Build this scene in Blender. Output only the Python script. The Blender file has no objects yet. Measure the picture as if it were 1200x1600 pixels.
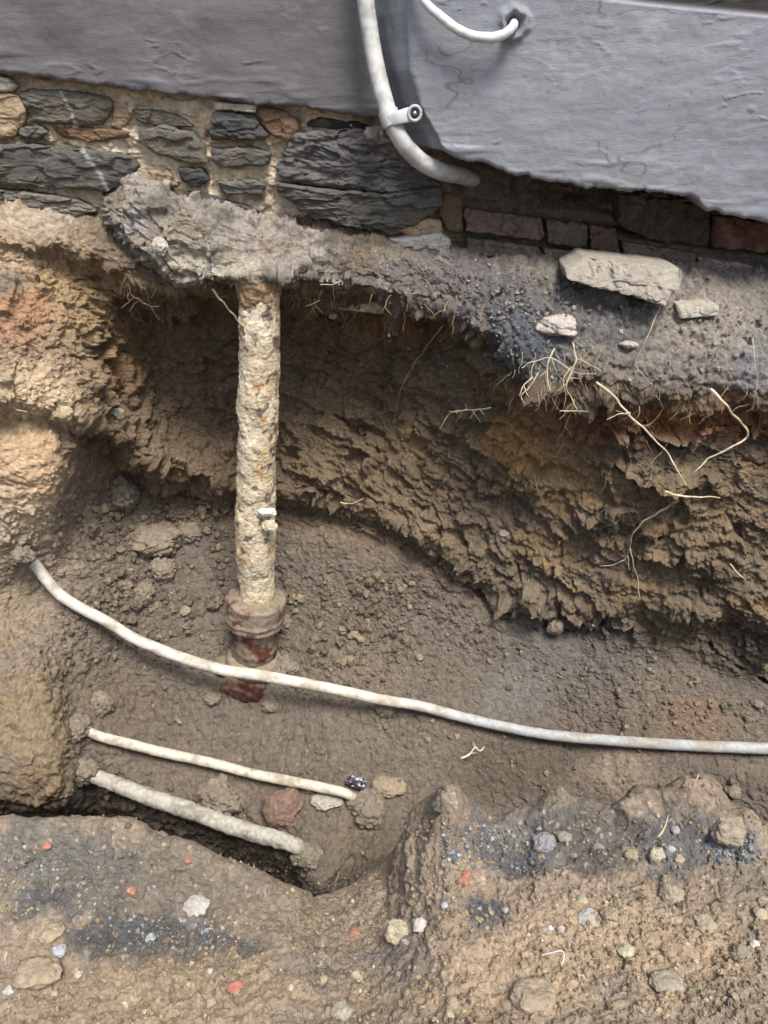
import bpy, math, random
import numpy as np
from mathutils import Vector
random.seed(4)
RNG = np.random.default_rng(7)
scene = bpy.context.scene
COL = scene.collection

# ------------------------------------------------------------------ camera, sky, sun, exposure
PITCH = math.radians(30)
FOC = 1200.0                        # focal length in photo pixels (photo 1200 x 1600)
SP, CP = math.sin(PITCH), math.cos(PITCH)
cd = bpy.data.cameras.new('camera')
cam = bpy.data.objects.new('camera', cd); COL.objects.link(cam)
cam.location = (0, 0, 0); cam.rotation_euler = (math.pi/2 - PITCH, 0, 0)
cd.sensor_fit = 'VERTICAL'; cd.sensor_height = 24; cd.lens = 24*FOC/1600
cd.clip_start = .02; cd.clip_end = 500
scene.camera = cam
w = bpy.data.worlds.new('World'); scene.world = w; w.use_nodes = True
nt = w.node_tree; bgn = nt.nodes['Background']
sk = nt.nodes.new('ShaderNodeTexSky'); sk.sky_type = 'NISHITA'; sk.sun_disc = False
SUN_EL, SUN_AZ = math.radians(63), math.radians(157)   # azimuth clockwise from +Y (the wall side)
sk.sun_elevation = SUN_EL; sk.sun_rotation = SUN_AZ
sk.air_density = 1.0; sk.dust_density = 4.0; sk.ozone_density = 1.0
nt.links.new(sk.outputs[0], bgn.inputs[0]); bgn.inputs[1].default_value = .10
sd = bpy.data.lights.new('sun', 'SUN'); sun = bpy.data.objects.new('sun', sd); COL.objects.link(sun)
sd.energy = 2.35; sd.angle = math.radians(20); sd.color = (1, .975, .94)
sdir = Vector((math.sin(SUN_AZ)*math.cos(SUN_EL), math.cos(SUN_AZ)*math.cos(SUN_EL), math.sin(SUN_EL)))
sun.rotation_euler = sdir.to_track_quat('Z', 'Y').to_euler()
scene.view_settings.view_transform = 'Standard'; scene.view_settings.look = 'None'
scene.view_settings.exposure = 1.2; scene.view_settings.gamma = 1

# ------------------------------------------------------------------ numeric helpers
KX = -.08                            # the wall stands a little turned: its plane is y = d + KX*x

def at(px, py, d):
    """world points on the wall-parallel plane at depth d, seen at photo pixel px, py"""
    px, py, d = np.broadcast_arrays(np.asarray(px, float), np.asarray(py, float), np.asarray(d, float))
    a = (px-600)/FOC; b = (800-py)/FOC
    dy = b*SP + CP; dz = b*CP - SP
    t = d/(dy - KX*a)
    return np.stack([a*t, dy*t, dz*t], -1)

def proj(P):
    x, y, z = P[..., 0], P[..., 1], P[..., 2]
    dep = y*CP - z*SP; up = y*SP + z*CP
    dep = np.maximum(dep, 1e-4)
    return 600 + FOC*x/dep, 800 - FOC*up/dep, dep

def _h(ix, iy, iz, s):
    h = (ix.astype(np.uint32)*np.uint32(374761393) + iy.astype(np.uint32)*np.uint32(668265263)
         + iz.astype(np.uint32)*np.uint32(2147483647) + np.uint32((s*974634777) & 0xffffffff))
    h = (h ^ (h >> np.uint32(13)))*np.uint32(1274126177)
    h = (h ^ (h >> np.uint32(15)))*np.uint32(2246822519)
    return h ^ (h >> np.uint32(16))

G = RNG.normal(size=(256, 3)); G /= np.linalg.norm(G, axis=1)[:, None]; G = G.astype(np.float32)

def noise(P, f=1.0, s=0):
    """gradient noise, about -1..1; P (...,3), f scalar or 3-vector"""
    q = (P*np.asarray(f)).astype(np.float32) + np.float32(s*17.31 + 100)
    i = np.floor(q); r = q - i; i = i.astype(np.int64)
    u = r*r*r*(r*(r*6-15)+10)
    out = np.zeros(q.shape[:-1], np.float32)
    for cx in (0, 1):
        wx = u[..., 0] if cx else 1-u[..., 0]
        for cy in (0, 1):
            wy = u[..., 1] if cy else 1-u[..., 1]
            for cz in (0, 1):
                wz = u[..., 2] if cz else 1-u[..., 2]
                g = G[_h(i[..., 0]+cx, i[..., 1]+cy, i[..., 2]+cz, s) & np.uint32(255)]
                dd = g[..., 0]*(r[..., 0]-cx) + g[..., 1]*(r[..., 1]-cy) + g[..., 2]*(r[..., 2]-cz)
                out += wx*wy*wz*dd
    return out*1.7

def fbm(P, f, n=4, s=0, gain=.5, lac=2.03):
    o = 0; a = 1; tot = 0; f = np.asarray(f, float)
    for k in range(n):
        o = o + a*noise(P, f, s+k*7); tot += a; a *= gain; f = f*lac
    return o/tot

def ridged(P, f, n=4, s=0):
    o = 0; a = 1; tot = 0; f = np.asarray(f, float)
    for k in range(n):
        o = o + a*(1-2*np.abs(noise(P, f, s+k*5))); tot += a; a *= .5; f = f*2.1
    return o/tot

def cells(x, y, f, s=0):
    """2-D cellular noise: F1 distance, F2 distance and a random number of the nearest cell"""
    qx, qy = x*f, y*f
    ix, iy = np.floor(qx).astype(np.int64), np.floor(qy).astype(np.int64)
    f1 = np.full(x.shape, 9.0, np.float32); f2 = f1.copy(); rid = np.zeros(x.shape, np.float32)
    z = np.zeros_like(ix)
    for a in (-1, 0, 1):
        for b in (-1, 0, 1):
            h = _h(ix+a, iy+b, z, s)
            jx = (h & np.uint32(1023)).astype(np.float32)/1023
            jy = ((h >> np.uint32(10)) & np.uint32(1023)).astype(np.float32)/1023
            rr = ((h >> np.uint32(20)) & np.uint32(1023)).astype(np.float32)/1023
            dd = np.hypot(ix+a+jx-qx, iy+b+jy-qy)
            m = dd < f1
            f2 = np.where(m, f1, np.minimum(f2, dd)); rid = np.where(m, rr, rid); f1 = np.where(m, dd, f1)
    return f1, f2, rid

def cells3(Q, s=0):
    """3-D cellular noise of already scaled points: distance and a random number of the nearest cell"""
    q = Q.astype(np.float32)+np.float32(200.0); b = np.floor(q-.5).astype(np.int64)
    f1 = np.full(q.shape[:-1], 9.0, np.float32); rid = np.zeros(q.shape[:-1], np.float32)
    for a in (0, 1):
        for c in (0, 1):
            for d in (0, 1):
                ix, iy, iz = b[..., 0]+a, b[..., 1]+c, b[..., 2]+d
                h = _h(ix, iy, iz, s)
                j = [((h >> np.uint32(k)) & np.uint32(255)).astype(np.float32)/510+.25 for k in (0, 8, 16)]
                dd = (ix+j[0]-q[..., 0])**2+(iy+j[1]-q[..., 1])**2+(iz+j[2]-q[..., 2])**2
                m = dd < f1
                rid = np.where(m, (h >> np.uint32(22)).astype(np.float32)/1023, rid); f1 = np.where(m, dd, f1)
    return np.sqrt(f1), rid

def ss(a, b, x):
    t = np.clip((x-a)/(b-a), 0, 1); return t*t*(3-2*t)

def pchip(xs, Y, xq):
    """monotone cubic interpolation of Y (n,...) at xq"""
    xs = np.asarray(xs, float); Y = np.asarray(Y, float)
    h = np.diff(xs); sh = (-1,)+(1,)*(Y.ndim-1); dl = np.diff(Y, axis=0)/h.reshape(sh)
    m = np.zeros_like(Y); m[0] = dl[0]; m[-1] = dl[-1]
    p = dl[:-1]*dl[1:]
    m[1:-1] = np.where(p > 0, 2*p/np.where(np.abs(dl[:-1]+dl[1:]) < 1e-12, 1, dl[:-1]+dl[1:]), 0)
    k = np.clip(np.searchsorted(xs, xq, side='right')-1, 0, len(xs)-2)
    t = ((xq-xs[k])/h[k]).reshape(sh); hk = h[k].reshape(sh)
    return ((2*t**3-3*t**2+1)*Y[k] + (t**3-2*t**2+t)*hk*m[k] + (-2*t**3+3*t**2)*Y[k+1] + (t**3-t**2)*hk*m[k+1])

def srgb(r, g, b):
    c = np.array([r, g, b])/255.; return np.where(c <= .04045, c/12.92, ((c+.055)/1.055)**2.4)

# ------------------------------------------------------------------ object helpers
def tag(o, label=None, cat=None, group=None, kind=None):
    if label: o['label'] = label
    if cat: o['category'] = cat
    if group: o['group'] = group
    if kind: o['kind'] = kind
    return o

def empty(name, loc=(0, 0, 0), label=None, cat=None, group=None):
    o = bpy.data.objects.new(name, None); COL.objects.link(o); o.location = loc
    o.empty_display_size = .05
    return tag(o, label, cat, group)

def mesh_obj(name, V, F, mat, parent=None, col=None, smooth=True):
    V = np.ascontiguousarray(V, np.float32).reshape(-1, 3)
    me = bpy.data.meshes.new(name)
    if isinstance(F, np.ndarray):
        nf, k = F.shape
        me.vertices.add(len(V)); me.vertices.foreach_set('co', V.ravel())
        me.loops.add(nf*k); me.loops.foreach_set('vertex_index', F.astype(np.int32).ravel())
        me.polygons.add(nf); me.polygons.foreach_set('loop_start', np.arange(0, nf*k, k, dtype=np.int32))
        me.update(calc_edges=True)
    else:
        me.from_pydata(V.tolist(), [], F); me.update()
    me.polygons.foreach_set('use_smooth', np.full(len(me.polygons), smooth))
    if col is not None:
        ca = me.color_attributes.new('Col', 'FLOAT_COLOR', 'POINT')
        c = np.ones((len(V), 4), np.float32); c[:, :3] = np.clip(np.broadcast_to(np.asarray(col)*(1 if mat.name == 'soil' else .80), (len(V), 3)), .004, .8)
        ca.data.foreach_set('color', c.ravel())
    me.materials.append(mat)
    me.validate()
    o = bpy.data.objects.new(name, me); COL.objects.link(o)
    if parent is not None:
        o.parent = parent
        if parent.location.length: o.matrix_parent_inverse.translation = -parent.location
    return o

def grid_faces(nr, nc, wrap=False, flip=False):
    r = np.arange(nr-1)[:, None]; c = np.arange(nc if wrap else nc-1)[None, :]
    a = r*nc+c; b = r*nc+(c+1) % nc; d = a+nc; e = b+nc
    F = np.stack([a, d, e, b], -1).reshape(-1, 4)
    return F[:, ::-1].copy() if flip else F

def grid_normals(P):
    du = np.gradient(P, axis=1); dv = np.gradient(P, axis=0)
    n = np.cross(dv, du); n /= np.linalg.norm(n, axis=-1, keepdims=True)+1e-12
    return n

# ------------------------------------------------------------------ materials
def material(name, base=None, rough=.95, var=.18, vscale=60, bump=.5, bscale=220, bdist=.004, spec=.25, speck=None, aniso=None, metallic=0.0):
    m = bpy.data.materials.new(name); m.use_nodes = True
    t = m.node_tree; N = t.nodes; L = t.links; bs = N['Principled BSDF']
    bs.inputs['Roughness'].default_value = rough; bs.inputs['Specular IOR Level'].default_value = spec
    bs.inputs['Metallic'].default_value = metallic
    tc = N.new('ShaderNodeTexCoord'); mp = N.new('ShaderNodeMapping'); L.new(tc.outputs['Object'], mp.inputs[0])
    if aniso: mp.inputs['Scale'].default_value = aniso
    if base is None:
        a = N.new('ShaderNodeVertexColor'); a.layer_name = 'Col'; src = a.outputs[0]
    else:
        a = N.new('ShaderNodeRGB'); a.outputs[0].default_value = (*base, 1); src = a.outputs[0]
    n1 = N.new('ShaderNodeTexNoise'); n1.inputs['Scale'].default_value = vscale; n1.inputs['Detail'].default_value = 8
    n1.inputs['Roughness'].default_value = .7
    L.new(mp.outputs[0], n1.inputs['Vector'])
    mr = N.new('ShaderNodeMapRange'); mr.inputs[1].default_value = .3; mr.inputs[2].default_value = .7
    mr.inputs[3].default_value = 1-var*1.6; mr.inputs[4].default_value = 1+var*1.6
    L.new(n1.outputs[0], mr.inputs[0])
    mx = N.new('ShaderNodeMix'); mx.data_type = 'RGBA'; mx.blend_type = 'MULTIPLY'; mx.inputs[0].default_value = 1
    L.new(src, mx.inputs[6]); L.new(mr.outputs[0], mx.inputs[7]); out = mx.outputs[2]
    if speck:
        v = N.new('ShaderNodeTexVoronoi'); v.inputs['Scale'].default_value = speck[1]; L.new(mp.outputs[0], v.inputs['Vector'])
        sx = N.new('ShaderNodeSeparateColor'); L.new(v.outputs['Color'], sx.inputs[0])
        g = N.new('ShaderNodeMath'); g.operation = 'GREATER_THAN'; g.inputs[1].default_value = speck[2]; L.new(sx.outputs[0], g.inputs[0])
        l = N.new('ShaderNodeMath'); l.operation = 'LESS_THAN'; l.inputs[1].default_value = .35; L.new(v.outputs['Distance'], l.inputs[0])
        mm = N.new('ShaderNodeMath'); mm.operation = 'MULTIPLY'; L.new(g.outputs[0], mm.inputs[0]); L.new(l.outputs[0], mm.inputs[1])
        m2 = N.new('ShaderNodeMix'); m2.data_type = 'RGBA'; m2.inputs[7].default_value = (*speck[0], 1)
        L.new(mm.outputs[0], m2.inputs[0]); L.new(out, m2.inputs[6]); out = m2.outputs[2]
    L.new(out, bs.inputs['Base Color'])
    n2 = N.new('ShaderNodeTexNoise'); n2.inputs['Scale'].default_value = bscale; n2.inputs['Detail'].default_value = 6
    n2.inputs['Roughness'].default_value = .75
    L.new(mp.outputs[0], n2.inputs['Vector'])
    bp = N.new('ShaderNodeBump'); bp.inputs['Strength'].default_value = bump; bp.inputs['Distance'].default_value = bdist
    L.new(n2.outputs[0], bp.inputs['Height']); L.new(bp.outputs[0], bs.inputs['Normal'])
    return m

M_soil = material('soil', var=.22, vscale=90, bump=1.0, bscale=150, bdist=.009, speck=((.36, .31, .25), 280, .965))
M_rock = material('rock', var=.2, vscale=80, bump=.7, bscale=200, bdist=.003)
M_slate = material('slate', var=.22, vscale=50, bump=.8, bscale=90, bdist=.004, rough=.9, spec=.2, aniso=(1, 1, 4))
M_mortar = material('mortar', var=.25, vscale=70, bump=1.0, bscale=190, bdist=.007, spec=.08)
M_render = material('painted_render', var=.09, vscale=9, bump=.5, bscale=110, bdist=.0025, rough=.8, spec=.2, aniso=(1, 1, 3))
M_rust = material('rusty_iron', var=.28, vscale=110, bump=.9, bscale=170, bdist=.004, rough=.9)
M_clay = material('glazed_clay', var=.25, vscale=60, bump=.25, bscale=90, bdist=.003, rough=.8, spec=.2)
M_paint = material('painted_conduit', var=.07, vscale=40, bump=.25, bscale=150, bdist=.0015, rough=.55, spec=.4)
M_lead = material('dusty_lead', var=.16, vscale=90, bump=.5, bscale=190, bdist=.0015, rough=.75, spec=.4)
M_root = material('root_fibre', var=.2, vscale=120, bump=.4, bscale=300, bdist=.001, rough=.9)
M_screw = material('steel_screw', base=(.45, .45, .45), var=.1, rough=.35, metallic=.9, bump=.1)
M_glass = material('grimy_plastic', var=.3, vscale=60, bump=.5, bscale=80, bdist=.003, rough=.25, spec=.5)

# ================================================================== THE GROUND
def zz(py, z):                       # depth at which a ray at pixel row py meets height z
    ang = PITCH + math.atan((py-800)/FOC)
    return -z/math.tan(ang)

# rows: base of masonry, lip, lip bottom, undercut, face upper, face middle, lower lip, undercut,
#       slope top, slope middle, floor, floor near, slot | back of near bank, rim, shoulder, middle, bottom of frame (py, z)
def zd(z, d):                        # pixel row at which the point of height z and depth d is seen
    return 800 + FOC*math.tan(math.atan2(-z, d)-PITCH)
NET = {
 -500: ([(290,1.93),(320,1.86),(350,1.80),(400,1.78),(470,1.66),(570,1.56),(625,1.50),(650,1.52),(740,1.50),(900,1.42),(1080,1.30),(1240,1.20),(1320,1.40)],
        [(-2.05,1.08),(1290,-1.24),(1370,-1.27),(1480,-1.26),(1640,-1.19)]),
 -200: ([(300,1.93),(330,1.85),(360,1.80),(400,1.79),(470,1.70),(570,1.60),(625,1.54),(650,1.57),(740,1.54),(910,1.53),(1060,1.38),(1240,1.23),(1320,1.42)],
        [(-2.05,1.08),(1290,-1.24),(1370,-1.27),(1480,-1.26),(1640,-1.19)]),
 0:    ([(315,1.93),(345,1.84),(370,1.80),(400,1.80),(470,1.72),(570,1.64),(622,1.59),(650,1.64),(740,1.58),(915,1.60),(1050,1.44),(1235,1.28),(1320,1.45)],
        [(-2.08,1.08),(1283,-1.25),(1365,-1.285),(1475,-1.275),(1640,-1.20)]),
 60:   ([(325,1.93),(350,1.86),(375,1.82),(400,1.84),(470,1.77),(570,1.69),(632,1.63),(660,1.69),(740,1.63),(900,1.66),(1060,1.47),(1238,1.32),(1320,1.50)],
        [(-2.10,1.10),(1285,-1.25),(1365,-1.285),(1475,-1.275),(1640,-1.20)]),
 140:  ([(345,1.93),(365,1.88),(400,1.84),(430,1.90),(500,1.87),(590,1.81),(655,1.75),(685,1.88),(770,1.86),(900,1.74),(1060,1.58),(1228,1.45),(1325,1.56)],
        [(-2.12,1.12),(1278,-1.26),(1365,-1.29),(1475,-1.28),(1640,-1.20)]),
 250:  ([(350,1.95),(400,1.86),(445,1.84),(475,2.05),(540,2.10),(640,2.05),(725,1.93),(758,2.09),(800,2.04),(920,1.87),(1080,1.67),(1262,1.43),(1340,1.53)],
        [(-2.15,1.12),(1302,-1.28),(1385,-1.30),(1480,-1.28),(1640,-1.20)]),
 400:  ([(350,1.95),(400,1.88),(450,1.86),(475,2.11),(560,2.15),(660,2.11),(760,2.00),(785,2.09),(840,2.01),(940,1.89),(1090,1.67),(1314,1.37),(1385,1.47)],
        [(-2.18,1.10),(1360,-1.36),(1420,-1.34),(1490,-1.29),(1640,-1.20)]),
 455:  ([(352,1.95),(402,1.87),(450,1.85),(477,2.10),(560,2.13),(660,2.09),(766,1.985),(790,2.06),(845,1.985),(945,1.87),(1092,1.665),(1334,1.33),(1393,1.41)],
        [(-2.10,1.10),(1385,-1.43),(1432,-1.38),(1497,-1.30),(1640,-1.20)]),
 500:  ([(355,1.95),(405,1.86),(450,1.84),(478,2.09),(560,2.12),(660,2.07),(772,1.97),(795,2.04),(850,1.96),(950,1.85),(1095,1.66),(1382,1.235),(1404,1.24)],
        [(-1.82,1.06),(1400,-1.58),(1445,-1.46),(1505,-1.33),(1640,-1.21)]),
 600:  ([(370,1.95),(415,1.84),(455,1.82),(485,2.06),(560,2.10),(660,2.06),(805,1.93),(825,1.97),(875,1.91),(970,1.82),(1105,1.65),(1225,1.48),(1300,1.37)],
        [(-1.75,1.20),(1345,-1.58),(1405,-1.47),(1495,-1.34),(1640,-1.21)]),
 650:  ([(380,1.95),(422,1.84),(465,1.815),(492,2.01),(570,2.05),(680,2.01),(828,1.905),(848,1.945),(902,1.885),(990,1.80),(1112,1.635),(1220,1.485),(1300,1.38)],
        [(-1.80,1.20),(1264,-1.36),(1345,-1.34),(1470,-1.29),(1640,-1.20)]),
 700:  ([(390,1.95),(430,1.84),(475,1.81),(500,1.96),(580,1.99),(700,1.96),(850,1.88),(870,1.92),(930,1.86),(1010,1.78),(1120,1.62),(1215,1.50),(1310,1.38)],
        [(-1.86,1.20),(1236,-1.25),(1318,-1.255),(1455,-1.26),(1640,-1.20)]),
 780:  ([(398,1.94),(445,1.82),(520,1.74),(560,1.83),(620,1.88),(730,1.90),(900,1.84),(930,1.88),(970,1.82),(1035,1.75),(1125,1.62),(1215,1.50),(1310,1.39)],
        [(-1.88,1.20),(1276,-1.34),(1322,-1.31),(1450,-1.28),(1640,-1.20)]),
 870:  ([(402,1.93),(455,1.80),(570,1.70),(622,1.755),(660,1.79),(770,1.84),(935,1.80),(968,1.84),(1000,1.79),(1065,1.71),(1135,1.62),(1215,1.50),(1310,1.39)],
        [(-1.88,1.20),(1238,-1.30),(1308,-1.30),(1450,-1.27),(1640,-1.20)]),
 940:  ([(406,1.925),(458,1.80),(583,1.69),(635,1.77),(680,1.785),(785,1.805),(932,1.77),(966,1.81),(1010,1.765),(1072,1.685),(1148,1.59),(1213,1.495),(1310,1.39)],
        [(-1.88,1.20),(1264,-1.32),(1318,-1.31),(1450,-1.27),(1640,-1.20)]),
 1000: ([(410,1.92),(460,1.80),(595,1.68),(645,1.775),(700,1.775),(800,1.77),(930,1.74),(965,1.78),(1020,1.74),(1080,1.66),(1160,1.56),(1208,1.49),(1310,1.38)],
        [(-1.88,1.20),(1240,-1.29),(1312,-1.30),(1450,-1.27),(1640,-1.20)]),
 1080: ([(416,1.915),(467,1.80),(602,1.68),(652,1.775),(707,1.765),(807,1.745),(941,1.71),(974,1.745),(1034,1.71),(1090,1.64),(1166,1.545),(1205,1.49),(1300,1.38)],
        [(-1.86,1.20),(1220,-1.27),(1300,-1.29),(1450,-1.27),(1640,-1.20)]),
 1200: ([(430,1.90),(480,1.80),(615,1.67),(662,1.765),(720,1.745),(820,1.70),(960,1.66),(990,1.68),(1060,1.66),(1110,1.61),(1180,1.52),(1240,1.43),(1320,1.37)],
        [(-1.84,1.18),(1283,-1.30),(1335,-1.29),(1460,-1.26),(1640,-1.20)]),
 1450: ([(450,1.88),(500,1.80),(630,1.67),(680,1.80),(730,1.74),(830,1.67),(970,1.62),(1000,1.62),(1070,1.60),(1120,1.56),(1190,1.48),(1250,1.40),(1330,1.35)],
        [(-1.84,1.16),(1290,-1.30),(1340,-1.29),(1460,-1.25),(1640,-1.20)]),
 1750: ([(470,1.86),(520,1.80),(640,1.66),(690,1.78),(740,1.72),(840,1.64),(980,1.58),(1010,1.58),(1080,1.56),(1130,1.52),(1200,1.46),(1260,1.38),(1340,1.33)],
        [(-1.84,1.16),(1300,-1.30),(1350,-1.29),(1460,-1.25),(1640,-1.20)]),
}
cols = sorted(NET)
NR = 1+13+5
CT = np.zeros((len(cols), NR, 3))     # px, py, d
for i, c in enumerate(cols):
    A, B = NET[c]
    rows = [(A[0][0]-25, 2.12)] + A + [(zd(*B[0]), B[0][1])] + [(py, zz(py, z)) for py, z in B[1:]]
    for j, (py, d) in enumerate(rows):
        CT[i, j] = (c+{60: {8: 15, 9: 26, 10: -20, 11: 0, 12: 38, 13: 40}, 140: {9: -10, 10: -15, 11: -22, 12: 10, 13: 20}, 0: {10: -12, 11: 6, 12: 20, 13: 20}}.get(c, {}).get(j, 0), py, d)
uq = np.concatenate([np.linspace(-500, -60, 60, endpoint=False), np.linspace(-60, 1260, 1000, endpoint=False), np.linspace(1260, 1750, 61)])
seg = [12, 50, 70, 75, 120, 110, 95, 40, 85, 115, 135, 100, 60, 30, 50, 80, 110, 110]
vq = np.concatenate([np.arange(n)/n + k for k, n in enumerate(seg)] + [[NR-1]])
Cu = pchip(cols, CT, uq)                               # (nu, NR, 3)
Cv = pchip(np.arange(NR), np.swapaxes(Cu, 0, 1), vq)   # (nv, nu, 3)
BASE = at(Cv[..., 0], Cv[..., 1], Cv[..., 2])
# soft wander of the base form so that the net does not show
NB = grid_normals(BASE)
nv, nu = BASE.shape[:2]
VV = np.broadcast_to(vq[:, None], (nv, nu))
PX = Cv[..., 0]
arc = np.concatenate([np.zeros((1, nu)), np.cumsum(np.linalg.norm(np.diff(BASE, axis=0), axis=-1), axis=0)], 0)
SX, SY = BASE[..., 0], arc
P = BASE.copy()
low = fbm(BASE, 5, 3, 11)
m_bank = ss(13.4, 14.3, VV)
m_floor = ss(8.2, 9.2, VV)*(1-m_bank)
m_face = ss(2.6, 3.4, VV)*(1-ss(8.0, 9.4, VV))
m_lip = (1-ss(2.7, 3.3, VV))
m_left = (1-ss(60, 190, PX))
P += NB*(low*(.022*m_face+.010*m_floor+.014*m_bank+.012*m_lip))[..., None]
WP = np.stack([noise(BASE, 60, 56), noise(BASE, 60, 57), noise(BASE, 60, 58)], -1)
# tilted beds of clay: shingle-like ledges with undercuts, broken sideways
warp = fbm(BASE, 6, 3, 21)
X, Y_, Z = BASE[..., 0], BASE[..., 1], BASE[..., 2]
dip = np.where(PX < 400, .20, .42)
dip = .22 + .26*ss(300, 620, PX) - .16*ss(880, 1150, PX)
def beds(th, s, wa):
    q = (Z + dip*X)/th + warp*wa + fbm(BASE, (4/th/10, 5, 3), 2, s)*.7
    f = q - np.floor(q)
    lay = np.floor(q).astype(np.int64)
    saw = np.where(f < .13, f/.13, ((1-f)/.87)**1.2)
    rnd = _h(lay, lay*0+3, lay*0, s).astype(np.float64)/2**32
    side = noise(np.stack([X*1.0, Y_*0+lay*3.7, Z*0], -1), (9, 1, 1), s+3)
    return saw*np.clip(.35+.65*rnd+1.1*side, 0, 1.4)
mod = np.clip(.85+1.0*noise(BASE, 7, 33), .3, 1.5)
strong = .55 + .45*ss(420, 700, PX)
D = m_face*(1-.55*m_left)*mod*strong*(.046*beds(.105, 5, 1.7) + .014*beds(.043, 6, 2.2))*ss(-.35, .30, noise(BASE, (6, 6, 9), 121))
WB = np.stack([noise(BASE, 12, 35), noise(BASE, 12, 36), noise(BASE, 12, 37)], -1)
ROT = np.stack([X, Y_, Z+dip*X], -1)
def blocks(f, s, w=.02):
    f1, rid = cells3((ROT+w*WB+w*.3*WP)*np.asarray(f), s); return rid-.5
D += m_face*(1-.5*m_left)*np.clip(.5+mod*.6, 0, 1.3)*(.044*blocks((8, 8, 13), 45)+.028*blocks((17, 17, 30), 46, .014)+.009*blocks((40, 40, 60), 47, .008)+.004*blocks((95, 95, 120), 48, .004))
m_rough = .30+.70*ss(14.9, 15.9, VV+.5*noise(BASE, 6, 120))
D += m_bank*m_rough*(.009*blocks((24, 24, 24), 52, .015)+.007*blocks((55, 55, 55), 53, .008)+.0040*blocks((120, 120, 120), 54, .004)) + m_floor*(.006*blocks((40, 40, 40), 55, .01)+.0035*blocks((100, 100, 100), 59, .004))
D += (m_lip+.3*m_left)*(.012*blocks((22, 22, 30), 49)+.006*blocks((55, 55, 70), 50, .01))
rg = ridged(BASE @ np.array([[1, 0, -dip.mean()], [0, 1, 0], [.0, 0, 1]]), (16, 16, 30), 4, 41)
D += m_face*.007*rg*(1-.3*m_left)
# crumbs and clods
def clods(f, s, dens, lo=.2):
    f1, rid = cells3((BASE+.005*WP)*f, s)
    on = (rid > 1-dens)
    return np.where(on, np.sqrt(np.clip(1-(f1/.62)**2, 0, 1)), 0)*(lo+(1-lo)*((rid*7.3) % 1))
patch = ss(-.15, .35, noise(BASE, 4.5, 51))
near_pipe = 1.3*np.exp(-((PX-300)**2/200**2))
m_cr = np.clip(m_floor*(.35+.65*patch+.5*near_pipe), 0, 1)
D += m_face*(.009*clods(34, 112, .35)+.006*clods(70, 114, .45)+.004*clods(120, 113, .5))
D += m_cr*(.013*clods(26, 61, .35)+.0090*clods(50, 62, .55)+.0050*clods(100, 63, .6))
D += m_floor*(.006*fbm(BASE, 22, 4, 71)+.0015*fbm(BASE, 150, 2, 72))
D += m_bank*m_rough*(.011*fbm(BASE, 13, 4, 81)+.008*clods(20, 82, .22)*patch+.0055*clods(48, 83, .40)+.0035*clods(95, 84, .5)+.002*clods(170, 85, .5))
D += (m_lip+.35*m_face)*(.010*ridged(BASE, 18, 4, 91)+.010*clods(30, 92, .5)+.006*clods(62, 93, .6)+.003*clods(130, 94, .6))
D += m_face*m_left*(.006*clods(34, 95, .5)+.004*clods(80, 96, .5)+.010*fbm(BASE, 14, 4, 97))
D += m_face*(.004*fbm(BASE, 70, 3, 98))
# the rim of the near bank is lumpy
D += np.exp(-((VV-14)/.55)**2)*(.050*noise(BASE, (8, 5, 5), 99)+.008*ridged(BASE, 10, 3, 100)+.014*blocks((14, 14, 14), 44))
# a crack in the ground at the lower right of the face
def seg_dist(P2, pts):
    best = np.full(P2.shape[:-1], 9.)
    for a, b in zip(pts[:-1], pts[1:]):
        ab = b-a; t = np.clip(((P2-a) @ ab)/(ab @ ab), 0, 1)
        best = np.minimum(best, np.linalg.norm(P2-a-t[..., None]*ab, axis=-1))
    return best
P += NB*D[..., None]

def zbuf(Q, bin=3):
    x, y, dep = proj(Q.reshape(-1, 3))
    ok = (x > -120) & (x < 1320) & (y > -100) & (y < 1750)
    idx = np.where(ok)[0]
    bx = ((x[idx]+120)/bin).astype(int); by = ((y[idx]+100)/bin).astype(int)
    W = int(1440/bin)+2; H = int(1850/bin)+2
    o = np.argsort(-dep[idx], kind='stable')
    Zb = np.full(W*H, -1); Zb[by[o]*W+bx[o]] = idx[o]
    return Zb.reshape(H, W), bin
ZB, _b = zbuf(BASE, 4); ZD, _ = zbuf(P, 4)
Bf, Pf, Nf = BASE.reshape(-1, 3), P.reshape(-1, 3), NB.reshape(-1, 3)
def surf(px, py, base=False):
    """visible ground point and its normal at a photo pixel"""
    T = ZB if base else ZD; Q = Bf if base else Pf
    cx = int((px+120)/4); cy = int((py+100)/4)
    for r in range(0, 14):
        sub = T[max(cy-r, 0):cy+r+1, max(cx-r, 0):cx+r+1]; c = sub[sub >= 0]
        if len(c):
            x, y, dep = proj(Q[c]); k = c[np.argmin(np.hypot(x-px, y-py)+dep*3)]
            n = Nf[k].copy()
            if n @ Q[k] > 0: n = -n
            return Q[k].copy(), n
    return at(px, py, 1.7), np.array([0, -1., 0])
crk = np.array([surf(x, y)[0] for x, y in [(1060,980),(1085,990),(1105,1010),(1130,1030),(1160,1050),(1200,1070),(1240,1085)]])
dc = seg_dist(P, crk)
wid = .010*(.6+.6*noise(BASE, 30, 77))
P -= NB*(.06*(1-ss(wid*.3, wid*1.3, dc)))[..., None]

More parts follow.
